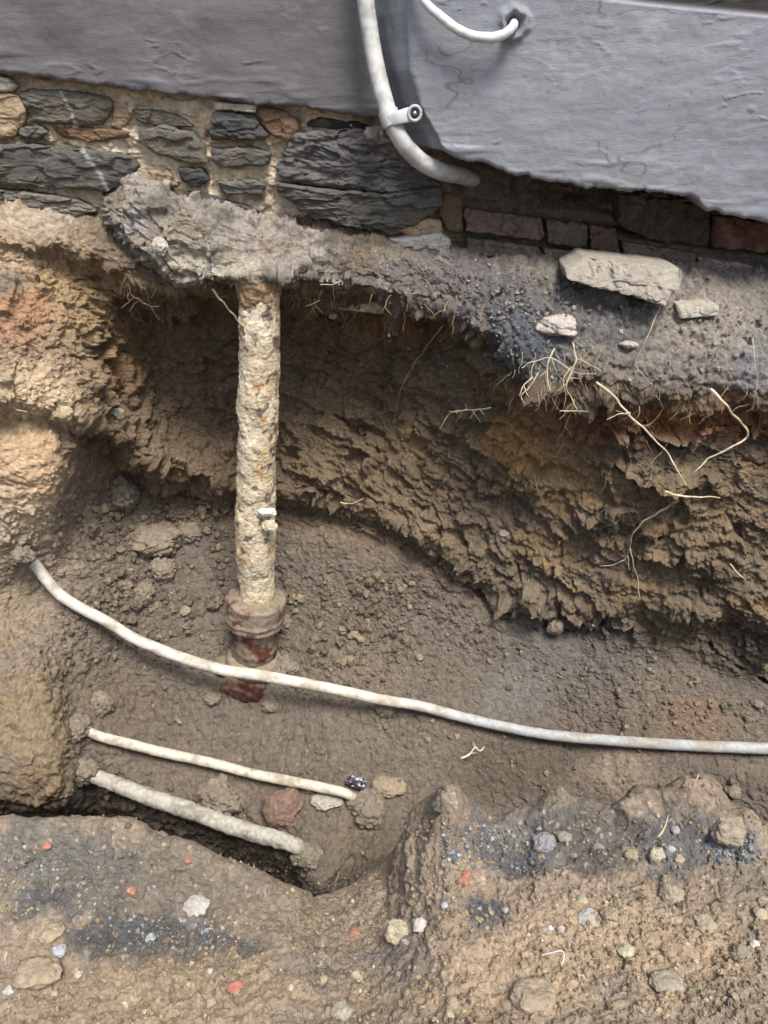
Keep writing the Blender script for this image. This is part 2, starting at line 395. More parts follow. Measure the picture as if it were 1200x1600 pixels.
for (bx, by, br, bh) in [(692,1268,58,.060),(745,1282,36,.020),(800,1268,36,.026),(872,1262,50,.048),(935,1275,40,.030),(1000,1262,52,.046),(1085,1250,60,.058),(1150,1285,44,.034),(620,1330,44,.034),(665,1320,34,.020),(560,1420,44,.022),(1165,1300,40,.022),(790,1285,24,.014),(640,1335,38,.026),(585,1390,40,.020),
        (60,1300,50,.022),(190,1292,46,.022),(300,1335,40,.020),(420,1395,40,.016),(120,1120,50,.022),(60,1060,50,.020),(90,1190,44,.022),(830,1560,44,.018),(470,1480,60,.014)]:
    bp_ = at(bx, by, surf(bx, by, True)[0] @ np.array([-KX, 1, 0])); rr_ = br*proj(bp_)[2]/FOC
    dd_ = np.linalg.norm((P-bp_)*np.array([1, 1, .8]), axis=-1)/rr_ + .25*noise(BASE, 22, 111)
    P += (bh*np.clip(1-dd_**2, 0, 1)**1.3)[..., None]*np.array([0, -.25, .95])
ZD, _ = zbuf(P, 4); Pf = P.reshape(-1, 3)
# ---- colour of the earth, with some shade put into it
C_brown = srgb(121, 107, 89); C_dark = srgb(94, 80, 66); C_tan = srgb(176, 155, 126); C_pale = srgb(176, 158, 136)
C_ash = srgb(90, 91, 91); C_ashl = srgb(122, 125, 127); C_or = srgb(148, 108, 76); C_grey = srgb(128, 122, 114)
n1 = fbm(BASE, 4, 4, 101); n2 = fbm(BASE, 16, 4, 102); n3 = fbm(BASE, 60, 3, 103)
def mixc(C, c2, m): return C*(1-m[..., None]) + np.asarray(c2)*m[..., None]
CC = np.broadcast_to(C_brown, P.shape).copy()
CC = mixc(CC, C_dark, ss(-.2, .5, n1+.5*n2)*.7)
CC = mixc(CC, C_tan, ss(.0, .6, n2+.5*n3)*(.35*m_face+.12*m_floor+.30*m_bank))
CC = mixc(CC, C_tan, m_left*(m_face+m_lip+ss(8, 9, VV)*(1-m_bank)).clip(0, 1)*(1-.85*ss(9.5, 10.3, VV+.3*n1))*.8)
CC = mixc(CC, C_tan*.92, m_bank*.5)
CC = mixc(CC, srgb(122, 112, 95), (1-ss(14.3, 15.3, VV))*m_bank*.8)
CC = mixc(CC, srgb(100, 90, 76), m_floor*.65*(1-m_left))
CC = mixc(CC, srgb(118, 112, 102), m_lip*ss(540, 700, PX)*.85)
# ochre beds in the right-hand face
CC = mixc(CC, srgb(136, 114, 86), m_face*(1-ss(600, 800, PX))*.4)
CC = mixc(CC, srgb(158, 130, 90), m_face*ss(640, 780, PX)*ss(.0, .5, noise(BASE, (5, 5, 16), 104)+.3*n2)*.4)
CC = CC*(1+np.clip(m_bank+m_floor+.5*m_left+.4*m_lip, 0, 1)[..., None]*np.array([.0, .045, .17]))
def blob(px, py, r, c, k=.8, sq=1.0, rough=.5, ang=0):
    """a patch of differently coloured earth, or of shade put into its colour: an ellipsoid in the ground round the point seen at px, py"""
    global CC
    p, n = surf(px, py, True); dep = proj(p)[2]; R = r*dep/FOC
    q = P-p
    ca, sa = math.cos(math.radians(ang)), math.sin(math.radians(ang))
    e1 = np.array([ca, 0, sa]); a = (q @ e1)/sq
    b = np.sqrt(np.maximum((q**2).sum(-1)-(q @ e1)**2, 0))
    dd = np.hypot(a, b)/R + rough*(n2*.8+n3*.5)
    CC = mixc(CC, c, k*(1-ss(.55, 1.15, dd)))
BL = [
 (800,1200,60,srgb(88,80,68),.7,1.6,.6,0),(1020,1240,44,srgb(88,80,70),.8,1.6,.4,0),(180,1090,60,srgb(104,92,76),.5,1.5,.6,0),(700,1265,60,srgb(132,124,106),.7,1.2,.4,0),(870,1262,55,srgb(122,114,98),.7,1.3,.4,0),(560,1330,60,srgb(116,104,88),.7,1.0,.5,0),  # dark floor and rim overhang blobs: shade put into the earth colour
 (800,1320,70,srgb(104,104,103),.75,2.2,.6,0),(1060,1310,60,srgb(100,100,98),.75,2.0,.6,-8),(100,1370,90,srgb(114,110,99),.7,2.0,.6,-10),(300,1340,80,srgb(122,114,100),.6,2.0,.6,-10),(380,1440,70,srgb(124,114,100),.6,2.2,.6,0),(230,1470,55,srgb(84,83,80),.8,2.2,.6,-8),(640,1440,60,srgb(122,112,98),.6,1.8,.6,0),(760,1430,45,srgb(74,80,84),.8,.8,.6,55),
 (845,690,60,srgb(180,146,100),.55,1.0,.6,0),(930,740,60,srgb(160,134,96),.5,1.5,.6,0),(860,760,60,srgb(160,132,90),.5,1.6,.6,0),(1100,800,80,srgb(132,112,84),.4,1.6,.6,0),
 (60,640,80,srgb(206,184,152),.7,1.0,.5,0),(35,780,85,srgb(206,184,154),.8,.8,.5,0),(120,470,80,srgb(176,148,108),.5,1.3,.5,0),(15,960,60,srgb(140,124,100),.6,.8,.5,0),(60,1120,90,srgb(134,118,90),.75,1,.5,0),
 # blue-grey ash, brick red, orange clay, pale mortar dust
 (820,520,75,srgb(84,90,95),.9,1.2,.4,-10),(790,550,45,srgb(84,90,95),.8,1,.5,0),(960,500,60,C_ash,.6,1.6,.5,0),(1080,560,60,C_grey,.6,1.6,.5,0),
 (1180,560,50,C_ashl,.7,1.2,.5,0),(760,460,60,srgb(96,92,94),.8,1.5,.5,0),(640,450,50,srgb(104,98,96),.8,2,.5,0),(900,470,50,srgb(104,100,98),.7,2,.5,0),
 (1100,500,70,srgb(150,140,128),.6,1.5,.5,0),(720,420,40,srgb(110,104,102),.8,2,.5,0),
 (830,650,55,C_or,.75,1.0,.6,0),(760,590,40,C_or*.8,.6,1,.6,0),(800,690,50,srgb(186,142,92),.7,1.2,.5,0),(960,650,60,srgb(128,86,60),.7,2.0,.6,0),
 (1130,640,60,srgb(146,100,70),.75,1.8,.6,0),(1040,650,45,srgb(176,120,74),.7,1.4,.5,0),(660,500,50,srgb(140,96,58),.6,1.6,.5,0),(600,500,40,srgb(150,104,60),.5,1.6,.5,0),
 (30,490,62,srgb(168,124,94),.55,1.0,.5,40),(10,440,30,srgb(120,112,100),.8,1.2,.5,40),(20,400,35,srgb(196,170,140),.7,1.0,.5,0),
 (40,720,80,srgb(190,160,122),.6,1,.5,0),(180,560,60,srgb(172,138,96),.5,1.4,.5,0),
 (860,1030,70,srgb(98,94,88),.6,1.6,.5,-10),(940,1010,60,srgb(98,96,92),.5,1.8,.5,-10),(800,1080,50,srgb(112,108,104),.5,1.4,.5,0),(560,1050,50,srgb(126,112,96),.5,1.5,.5,0),
 (1080,1120,40,srgb(134,104,80),.35,1.8,.5,0),(960,1205,42,srgb(140,124,108),.6,1.5,.4,0),
 (60,1340,60,srgb(114,110,102),.8,1.8,.6,0),(140,1380,70,srgb(104,102,96),.8,1.8,.6,0),(200,1455,50,C_ash*.8,.85,2.2,.5,-8),(330,1480,45,srgb(88,88,88),.85,2.0,.5,-5),
 (60,1410,35,srgb(84,84,86),.7,1.5,.5,0),(280,1400,60,srgb(112,104,94),.6,2,.5,0),(480,1520,40,srgb(104,100,98),.7,2.0,.5,0),(600,1495,40,srgb(112,108,104),.6,2,.5,0),
 (740,1310,42,srgb(96,97,97),.9,1.5,.5,0),(830,1340,42,C_ash,.9,1.4,.5,0),(940,1300,55,srgb(96,92,88),.85,2.0,.5,0),(930,1350,35,srgb(88,84,80),.8,1.6,.5,0),
 (1060,1330,50,srgb(98,98,98),.85,1.6,.5,0),(1145,1320,40,C_ashl,.85,1.2,.5,0),(1180,1370,50,srgb(128,118,104),.8,1.5,.5,0),(1140,1240,50,srgb(100,92,82),.7,1.4,.5,0),
 (765,1430,36,srgb(76,82,88),.9,.7,.5,60),(735,1465,26,srgb(78,82,86),.85,.9,.5,0),(700,1300,50,srgb(140,124,104),.7,1,.5,0),
 (620,1380,50,srgb(138,122,102),.5,1,.5,0),(900,1500,120,srgb(184,160,130),.5,2.5,.5,0),(250,1560,100,srgb(164,144,116),.5,2.5,.5,0),
 (960,1540,40,srgb(124,118,112),.5,1.2,.5,0),(640,1510,40,srgb(98,96,94),.6,1.3,.6,0),(60,1230,50,srgb(132,112,82),.6,1,.5,0),
 (60,340,40,srgb(170,158,138),.6,1.5,.5,0),(320,1220,60,srgb(116,104,92),.6,1.5,.5,0),(560,720,60,srgb(140,122,98),.3,1,.5,0),(640,690,40,srgb(168,140,106),.5,.8,.5,0)]
for b in BL: blob(*b)
f1, rid = cells3((BASE+.003*WP)*130, 201)
CC = mixc(CC, srgb(196, 182, 158), ((rid > .93) & (f1 < .45))*.5*(m_bank+.4*m_lip+.3*m_left).clip(0, 1))
f1, rid = cells3((BASE+.004*WP)*60, 202)
CC *= (1 + (.24*(rid-.5)*np.clip(m_bank+m_floor+m_lip, 0, 1)))[..., None]
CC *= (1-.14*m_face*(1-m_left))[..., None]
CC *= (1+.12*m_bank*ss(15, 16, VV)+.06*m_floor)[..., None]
F = grid_faces(nv, nu)
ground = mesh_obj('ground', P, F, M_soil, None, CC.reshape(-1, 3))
tag(ground, 'dug brown earth of the trench, its layered clay face, loose floor and near bank', None, None, 'structure')
# the ground goes on round the trench, behind the camera and to both sides
def far_ground():
    e = P[-1, ::8]
    V = []; ring = []
    for k, (yy, zz_) in enumerate([(None, None), (-.6, -1.22), (-3, -1.25), (-30, -1.3), (-200, -1.3)]):
        for p in e:
            if yy is None: V.append(p)
            else: V.append((p[0]*(1+k*k*3), yy, zz_))
    V = np.array(V); n = len(e)
    Cc = np.broadcast_to(C_brown*.9, V.shape)
    o = mesh_obj('ground_behind', V, grid_faces(5, n), M_soil, None, Cc)
    tag(o, 'bare earth running on behind the trench', None, None, 'structure')
far_ground()

# ================================================================== HOUSE WALL
wall = empty('house_wall', at(600, 300, 1.95), 'old house wall of slate rubble and brick under thick grey painted render', 'wall')

def edge(pts):
    xs, ys = zip(*pts); return lambda q: np.interp(q, xs, ys)

def render_sheet(name, L, Rr, top, bot, d_front, d_back, nx, ny, seed, rag=4.0, label=None):
    """thick coat of render; its left and bottom edges turn back into the wall"""
    v = np.linspace(0, 1, ny); u = np.linspace(0, 1, nx)
    Vg, Ug = np.meshgrid(v, u, indexing='ij')
    Lg = L(Vg); px = Lg + Ug*(Rr-Lg)
    w0 = at(px, 0*px, 1.8)
    by = bot(px) + rag*(1.0*noise(w0, 14, seed)+.9*noise(w0, 45, seed+1)+.6*noise(w0, 120, seed+2)-.9*ss(.2, .5, noise(w0, 30, seed+13)))
    py = top + Vg**.8*(by-top)
    d = np.full(px.shape, d_front)
    W = at(px, py, d)
    # trowel marks, dents, sagging paint, ragged flakes near the bottom edge
    t = .0045*fbm(W, (5, 5, 9), 3, seed+3) + .0007*fbm(W, (12, 12, 50), 3, seed+4)
    fl = ridged(W, (5, 5, 20), 3, seed+5); t += .0008*ss(.66, .8, fl)*ss(.0, .4, noise(W, 4, seed+9)) + .0013*ss(.74, .82, ridged(W, (9, 9, 34), 2, seed+11))*ss(.15, .4, noise(W, 7, seed+12))
    low = ss(by-70, by-5, py)
    t += low*.0045*np.clip(noise(W, (11, 11, 60), seed+6), 0, 1)
    tread = .0004*noise(W, 70, seed+8)
    q = (t+tread)
    e = np.clip((by-py)/9., 0, 1); q -= .008*(1-np.sqrt(np.clip(1-(1-e)**2, 0, 1)))
    el = np.clip((px-Lg)/10., 0, 1); q -= (.010*(1-np.sqrt(np.clip(1-(1-el)**2, 0, 1))))
    hp = at(803, 36, 1.79); hd = np.hypot(W[..., 0]-hp[0], W[..., 2]-hp[2])+.005*noise(W, 60, seed+20)
    q += .010*np.exp(-((hd-.022)/.009)**2) - .02*np.exp(-(hd/.012)**2)
    W[..., 1] -= q
    back = W[-1:, :].copy(); k1 = back.copy(); k1[..., 1] += .02; k1[..., 2] += .002
    k2 = back.copy(); k2[..., 1] += (d_back-d_front); k2[..., 2] += .012
    W = np.concatenate([W, k1, k2], 0)
    return W

lineL = edge([(-900,30),(0,116),(60,120),(110,130),(200,139),(270,150),(330,156),(400,165),(450,167),(520,176),(560,181),(600,190),(720,206)])
WL = render_sheet('l', lambda v: -900+0*v, 700, -700, lineL, 1.905, 1.965, 900, 420, 300, 2.6)
WLc = np.broadcast_to(srgb(106, 104, 106), WL.shape).copy()
nn = fbm(WL, (3, 3, 8), 4, 320); WLc *= (1+.16*nn)[..., None]
pnt = ss(.25, .6, fbm(WL, (6, 6, 30), 3, 321)); WLc = mixc(WLc, srgb(138, 138, 142), pnt*.3)
WLc = mixc(WLc, srgb(84, 80, 80), ss(.1, .6, fbm(WL, (5, 5, 9), 4, 323))*.4)
WLc = mixc(WLc, srgb(150, 148, 152), ss(.55, .75, ridged(WL, (14, 14, 50), 3, 324))*ss(.1, .4, noise(WL, 6, 325))*.18)
o = mesh_obj('render_coat', WL, grid_faces(*WL.shape[:2]), M_render, wall, WLc.reshape(-1, 3)); o['label'] = 'flat grey painted render above the slate stones'

lineR = edge([(600,200),(655,200),(690,238),(720,250),(760,258),(800,274),(850,283),(900,290),(960,297),(1000,302),(1060,306),(1092,316),(1104,332),(1150,338),(1200,347),(1500,392),(1900,440)])
Lr = lambda v: np.interp(v**.8, [0, .55, .80, .90, .96, 1.0], [655, 645, 634, 638, 655, 692])
WR = render_sheet('r', Lr, 1900, -700, lineR, 1.79, 1.96, 1000, 460, 400, 3.2)
# side of the thick coat, slanting back to the thinner coat on its left
sidec = WR[:, :1].copy()
S = []
for k in range(1, 9):
    s_ = sidec.copy(); f = k/8
    s_[..., 1] += .115*f; s_[..., 0] -= .055*f**.7 + .004*noise(sidec*1.0, 20, 410+k)
    S.append(s_)
WR = np.concatenate(S[::-1]+[WR], 1)
# the ledge on top of the thick coat at the upper right
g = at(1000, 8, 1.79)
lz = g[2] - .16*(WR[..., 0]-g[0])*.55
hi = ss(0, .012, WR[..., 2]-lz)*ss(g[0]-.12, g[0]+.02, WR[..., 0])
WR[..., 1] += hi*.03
WRc = np.broadcast_to(srgb(137, 140, 146), WR.shape).copy()
nn = fbm(WR, (3, 3, 7), 4, 420); WRc *= (1+.10*nn)[..., None]
pnt = ss(.1, .5, fbm(WR, (5, 5, 22), 4, 421)); WRc = mixc(WRc, srgb(158, 160, 165), pnt*.35)
sp = ss(.62, .7, noise(WR, (60, 60, 120), 422)); WRc = mixc(WRc, srgb(100, 92, 88), sp*.35)
WRc = mixc(WRc, srgb(118, 108, 98), ss(-.1, .6, fbm(WR, (4, 4, 6), 4, 424)-2.2*(WR[..., 2]+.18))*.35)
ck = 1-ss(.004, .016, np.abs(fbm(WR, (3.2, 3.2, 7), 4, 426))); WRc = mixc(WRc, srgb(84, 82, 84), ck*ss(.0, .3, noise(WR, 3, 427))*.55)
WRc = mixc(WRc, srgb(186, 186, 190), ss(.55, .75, ridged(WR, (16, 16, 50), 3, 428))*ss(.1, .4, noise(WR, 6, 429))*.18)
WRc = mixc(WRc, srgb(66, 62, 62), hi)  # dark band above the ledge: shade of a gap put into the render colour
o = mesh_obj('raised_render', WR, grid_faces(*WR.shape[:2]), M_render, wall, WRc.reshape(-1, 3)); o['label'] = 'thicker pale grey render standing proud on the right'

# mortar and rubble core behind the stones
mx_ = np.linspace(-700, 1800, 900); my_ = np.linspace(60, 520, 330)
gx, gy = np.meshgrid(mx_, my_)
gy = gy + (gx-600)*.10 - 30
dm = 1.951 + .12*ss(790, 850, gx)*(1-ss(300, 345, gy-(gx-700)*.12))
W = at(gx, gy, dm)
W[..., 1] -= .014*fbm(W, 22, 5, 501) + .004*ridged(W, (30, 30, 50), 3, 503) + .002*noise(W, 160, 502)
W[..., 1] -= .010*(cells3((W+.01*noise(W, 30, 506)[..., None])*np.array([22, 22, 34]), 507)[1]-.5)+0.005*(cells3((W+.006*noise(W, 60, 508)[..., None])*70, 509)[1]-.5)
mc = mixc(np.broadcast_to(srgb(232, 214, 184), W.shape).copy(), srgb(150, 130, 104), ss(.05, .5, fbm(W, 14, 3, 504)))
mc = mixc(mc, srgb(84, 76, 70), ss(600, 740, gx)*.9)  # shade of the gap below the thick coat put into the mortar colour
mc = mixc(mc, srgb(206, 196, 180), ss(.2, .5, fbm(W, 25, 3, 505))*.5*(1-ss(600, 740, gx)))
o = mesh_obj('mortar', W, grid_faces(*W.shape[:2]), M_mortar, wall, mc.reshape(-1, 3))

def slab(name, poly, d, thick, col, parent, mat=None, seed=0, rough=.006, rag=.004, dome=.008, tilt=(0, 0), layers=True, var=.18, vein=None, label=None, nring=34):
    """a stone whose face has the given outline (photo pixels at depth d) and that runs 'thick' metres back"""
    pts = at([p[0] for p in poly], [p[1] for p in poly], d)
    c = pts.mean(0)
    Q = []
    n = len(pts)
    for i in range(n):                                    # rounded, resampled outline
        a, b = pts[i], pts[(i+1) % n]
        m = max(3, int(np.linalg.norm(b-a)/.0028))
        for k in range(m): Q.append(a+(b-a)*k/m)
    Q = np.array(Q)
    for _ in range(2): Q = (np.roll(Q, 1, 0)+2*Q+np.roll(Q, -1, 0))/4
    dirn = Q-c; dist = np.linalg.norm(dirn, axis=1, keepdims=True); un = dirn/np.maximum(dist, 1e-6)
    Q = Q + un*(rag*(noise(Q, 38, seed)+.6*noise(Q, 110, seed+1)))[:, None]
    rs = np.sin(np.linspace(0, 1, nring)*math.pi/2)**.85
    R = []
    for r in rs:
        p = c+(Q-c)*r
        bulge = dome*(1-r**9)
        p = p.copy(); p[:, 1] -= bulge
        R.append(p)
    for k, f in enumerate(np.linspace(0, 1, 9)[1:]):
        p = c+(Q-c)*(1+.012*math.sin(f*3)-.06*f*f); p = p.copy(); p[:, 1] += thick*f
        R.append(p)
    R = np.array(R)
    t = rough*fbm(R, 26, 4, seed+2)
    w_ = .008*noise(R, 30, seed+15)[..., None]
    if layers: t = t + rough*1.3*(cells3((R+w_)*np.array([11, 11, 50]), seed+16)[1]-.5)+rough*.35*(cells3((R+w_)*np.array([34, 34, 120]), seed+17)[1]-.5)
    else: t = t + rough*1.0*(cells3((R+w_)*30, seed+16)[1]-.5)+rough*.4*(cells3((R+w_)*80, seed+17)[1]-.5)
    if layers:
        dq = R[..., 2]+.22*R[..., 0]
        q = dq/.011 + 1.0*noise(R, 9, seed+3) + .5*noise(R, 50, seed+4)
        f = q-np.floor(q); t = t + rough*.30*np.where(f < .2, f/.2, (1-f)/.8)*np.clip(.4+1.3*noise(R, (10, 10, 60), seed+5), 0, 1.2)
        t = t + rough*.12*ridged(R, (14, 14, 60), 3, seed+6)
    fr = np.ones(R.shape[:2]); fr[nring:] = .3
    R[..., 1] -= t*fr
    R[..., 1] += tilt[0]*(R[..., 0]-c[0]) + tilt[1]*(R[..., 2]-c[2])
    col = np.asarray(col)
    cc = np.broadcast_to(col, R.shape).copy()*(1+var*fbm(R, (9, 9, 40) if layers else 20, 4, seed+7))[..., None]
    du = ss(.15, .6, fbm(R, 17, 3, seed+8)); cc = mixc(cc, srgb(150, 132, 108), du*.28)
    if vein is not None:
        vp = at([p[0] for p in vein], [p[1] for p in vein], d)
        q = R.copy(); q[..., 1] = 0; vp[:, 1] = 0
        cc = mixc(cc, srgb(196, 194, 190), (1-ss(.002, .008, seg_dist(q, vp)+.005*np.abs(noise(R, 60, seed+9))))*.5)
    nc = R.shape[1]
    F = grid_faces(R.shape[0], nc, wrap=True)
    o = mesh_obj(name, R, F, mat or M_slate, parent, cc.reshape(-1, 3))
    if label: o['label'] = label
    return o

SL = srgb(98, 96, 90); SLD = srgb(78, 78, 76); SLB = srgb(104, 99, 88); TAN = srgb(170, 150, 122); BRN = srgb(126, 102, 82); PAL = srgb(196, 186, 168)
stones = [
 ([(-30,119),(8,120),(28,134),(20,144),(-30,140)], 1.93, PAL, {}),
 ([(-70,150),(-5,145),(25,149),(40,166),(38,190),(25,212),(0,219),(-60,216)], 1.935, TAN, dict(label='tan rounded stone at the left end')),
 ([(27,145),(50,139),(120,142),(168,151),(178,165),(160,195),(100,196),(45,191),(40,165)], 1.935, SLB, dict(vein=[(96,143),(112,170),(120,195)], label='grey slate crossed by a white streak')),
 ([(30,200),(60,196),(78,206),(60,217),(28,214)], 1.93, SL, {}),
 ([(-120,222),(0,226),(60,226),(160,238),(205,246),(215,262),(190,288),(165,300),(60,292),(0,288),(-120,286)], 1.92, SL*.9, dict(vein=[(118,222),(138,245),(158,272),(170,298)], label='long dark slate slab crossed by a white streak')),
 ([(80,197),(150,198),(205,206),(195,216),(140,222),(90,211)], 1.945, BRN, {}),
 ([(170,157),(200,160),(205,185),(190,205),(172,200),(180,170)], 1.95, TAN, {}),
 ([(205,170),(250,172),(290,185),(302,198),(260,200),(215,190)], 1.935, SLB*.9, {}),
 ([(215,202),(260,195),(300,207),(318,225),(325,255),(290,256),(240,240),(218,222)], 1.93, SLB, {}),
 ([(334,172),(395,178),(420,213),(405,219),(330,219),(326,200)], 1.925, SLD, dict(label='squared dark blue slate block')),
 ([(330,231),(400,230),(421,240),(420,259),(345,263),(331,250)], 1.93, SL, {}),
 ([(402,168),(440,170),(466,190),(466,210),(450,223),(430,215),(410,196)], 1.935, BRN*1.05, dict(layers=False)),
 ([(275,262),(315,265),(328,282),(310,293),(283,285)], 1.93, SLD*.8, {}),
 ([(338,284),(400,281),(417,290),(408,303),(350,303)], 1.93, SL*1.1, {}),
 ([(332,158),(400,163),(402,176),(335,171)], 1.925, PAL, {}),
 ([(290,300),(330,306),(410,330),(400,338),(330,330)], 1.93, SLD*.9, {}),
 ([(460,208),(560,200),(615,216),(650,256),(694,290),(600,301),(520,292),(440,277),(430,262)], 1.925, srgb(98, 96, 94), dict(rough=.013, label='large jagged grey slate right of the brown stone')),
 ([(428,286),(520,297),(600,304),(692,292),(690,322),(655,350),(600,361),(540,352),(470,327),(436,305)], 1.905, SL*.85, dict(rough=.012, label='broad dark slate beside the old pipe')),
 ([(686,300),(722,308),(723,362),(702,364),(684,335)], 1.93, srgb(104, 88, 74), dict(layers=False)),
 ([(620,360),(660,342),(690,345),(692,366),(640,369)], 1.92, TAN, dict(layers=False)),
 ([(608,374),(690,364),(706,378),(700,402),(630,400)], 1.895, srgb(140, 138, 134), dict(layers=False)),
 ([(-120,298),(0,296),(60,302),(120,312),(150,330),(110,345),(40,325),(-60,310)], 1.92, srgb(112, 106, 96), dict(rough=.01)),
 ([(200,262),(262,268),(280,290),(230,300),(195,292)], 1.935, srgb(150, 128, 108), dict(rough=.01, layers=False)),
 ([(500,182),(560,190),(600,200),(600,212),(540,204),(470,196)], 1.95, srgb(60, 58, 60), {}),
]
for i, (poly, d, c, kw) in enumerate(stones):
    slab('stone', poly, d, .07, c, wall, seed=600+i*11, **kw)
bricks = [
 ([(727,326),(848,343),(846,376),(728,360)], srgb(104, 88, 78)), ([(856,344),(918,352),(918,388),(856,378)], srgb(96, 84, 76)),
 ([(922,352),(962,358),(966,396),(922,390)], srgb(92, 74, 66)), ([(967,303),(1112,322),(1106,384),(1020,376),(968,352)], srgb(76, 64, 56)),
 ([(1118,338),(1230,352),(1230,398),(1116,386)], srgb(92, 66, 56)), ([(727,372),(843,387),(840,408),(730,396)], srgb(98, 88, 80)),
 ([(850,388),(966,402),(966,420),(852,408)], srgb(108, 96, 86)), ([(972,378),(1088,396),(1086,412),(975,402)], srgb(104, 88, 76)),
 ([(1092,402),(1220,424),(1220,446),(1094,424)], srgb(142, 132, 122)), ([(1236,356),(1400,378),(1400,420),(1236,400)], srgb(100, 72, 60)),
 ([(975,412),(1086,420),(1084,432),(975,424)], srgb(110, 102, 94)), ([(1228,428),(1400,450),(1400,470),(1228,448)], srgb(120, 104, 92)),
]
for i, (poly, c) in enumerate(bricks):
    dd = 1.915 if i not in (3,) else 1.93
    slab('brick', poly, dd, .09, c, wall, M_rock, seed=900+i*11, rough=.010, rag=.006, dome=.002, layers=False, var=.25)

# crumbling concrete footing the old pipe comes out of
def footing():
    xs = np.linspace(160, 760, 520); top = edge([(160,300),(200,286),(260,288),(320,318),(400,334),(450,350),(540,364),(620,378),(700,386),(760,400)])(xs)
    bot = edge([(160,318),(190,372),(225,412),(265,438),(320,452),(375,450),(440,444),(480,446),(540,452),(620,470),(700,482),(760,484)])(xs)
    fr = edge([(160,1.90),(200,1.80),(260,1.75),(330,1.725),(400,1.715),(450,1.73),(520,1.77),(620,1.79),(700,1.81),(760,1.86)])(xs)
    n = 260; th = np.linspace(0, 1, n)
    T = th[:, None]
    pyf = top + (bot-top)*np.interp(T, [0, .12, .88, 1.0], [-.02, .04, 1.0, .93])
    prof = np.interp(T, [0, .12, .3, .75, .9, 1.0], [1.0, .5, .3, 0, .15, 1.15])
    d = fr + (2.02-fr)*prof
    W = at(np.broadcast_to(xs, pyf.shape), pyf, d)
    N_ = grid_normals(W)
    n_ = fbm(W, 9, 3, 1200)
    wq = np.stack([noise(W, 20, 1221), noise(W, 20, 1222), noise(W, 20, 1223)], -1)
    disp = .030*n_ + .003*fbm(W, 110, 3, 1201) + .030*(cells3((W+.008*wq)*np.array([10, 10, 17]), 1224)[1]-.5) + .012*(cells3((W+.005*wq)*np.array([28, 28, 48]), 1225)[1]-.5) + .006*(cells3((W+.002*wq)*80, 1226)[1]-.5) + .005*fbm(W, 50, 3, 1204)
    N_ = N_*(-np.sign((N_[100:160, 200:300]*W[100:160, 200:300]).sum()))
    q = (W[..., 2]+.35*W[..., 0])/.03+1.5*noise(W, 12, 1207); f = q-np.floor(q)
    disp += .012*np.where(f < .15, f/.15, (1-f)/.85)*np.clip(.2+noise(W, 14, 1208)*1.5, 0, 1)
    W = W + N_*disp[..., None]
    c = np.broadcast_to(srgb(162, 154, 142), W.shape).copy()
    c = mixc(c, srgb(100, 93, 84), ss(-.1, .5, fbm(W, 11, 4, 1210)+.35*ss(430, 600, np.broadcast_to(xs, pyf.shape)))*.8)
    c = mixc(c, srgb(178, 170, 158), ss(.15, .5, fbm(W, 24, 4, 1214))*.55)
    c = mixc(c, srgb(124, 100, 78), ss(.1, .5, fbm(W, 8, 3, 1216))*.5)
    for (bx, by, r, cl) in [(205,345,30,srgb(176,176,186)),(250,385,16,srgb(196,194,186)),(335,436,24,srgb(222,214,196)),(370,420,40,srgb(190,180,160)),(285,420,50,srgb(184,176,160)),(230,360,34,srgb(170,160,146)),(640,400,50,srgb(122,118,114))]:
        p = at(bx, by, np.interp(bx, xs, fr)); rr = r*proj(p)[2]/FOC
        c = mixc(c, cl, .8*(1-ss(.5, 1.2, np.linalg.norm(W-p, axis=-1)/rr+.5*fbm(W, 40, 2, 1218))))
    o = mesh_obj('footing', W, grid_faces(*W.shape[:2]), M_mortar, wall, c.reshape(-1, 3))
    o['label'] = 'crumbling pale concrete footing bulging under the slate stones'
footing()

# ================================================================== TUBES
def spline(pts, n):
    pts = np.asarray(pts, float); k = np.concatenate([[0], np.cumsum(np.linalg.norm(np.diff(pts, axis=0), axis=1))])
    t = np.linspace(0, k[-1], n)
    m = np.gradient(pts, k, axis=0)
    i = np.clip(np.searchsorted(k, t, side='right')-1, 0, len(k)-2)
    h = (k[i+1]-k[i]); s = (t-k[i])/h; s = s[:, None]; h = h[:, None]
    return (2*s**3-3*s**2+1)*pts[i]+(s**3-2*s**2+s)*h*m[i]+(-2*s**3+3*s**2)*pts[i+1]+(s**3-s**2)*h*m[i+1]

def tube_grid(pts, rad, nseg=16, n=None, squash=1.0):
    pts = np.asarray(pts, float)
    if n: 
        rad = np.interp(np.linspace(0, 1, n), np.linspace(0, 1, len(np.atleast_1d(rad))), np.atleast_1d(rad)); pts = spline(pts, n)
    n = len(pts); rad = np.broadcast_to(rad, (n,))
    T = np.gradient(pts, axis=0); T /= np.linalg.norm(T, axis=1, keepdims=True)
    up = np.array([0, 0, 1.]) if abs(T[0, 2]) < .8 else np.array([0, -1., 0])
    a = np.cross(T[0], up); a /= np.linalg.norm(a)
    R = np.zeros((n, nseg, 3)); th = np.arange(nseg)/nseg*2*math.pi; A = np.zeros((n, 3))
    for i in range(n):
        a = a-T[i]*(a @ T[i]); a /= np.linalg.norm(a); b = np.cross(T[i], a)
        R[i] = pts[i]+rad[i]*(np.cos(th)[:, None]*a*(abs(squash) if squash < 0 else 1)+np.sin(th)[:, None]*b*(squash if squash > 0 else 1))
    return R, pts

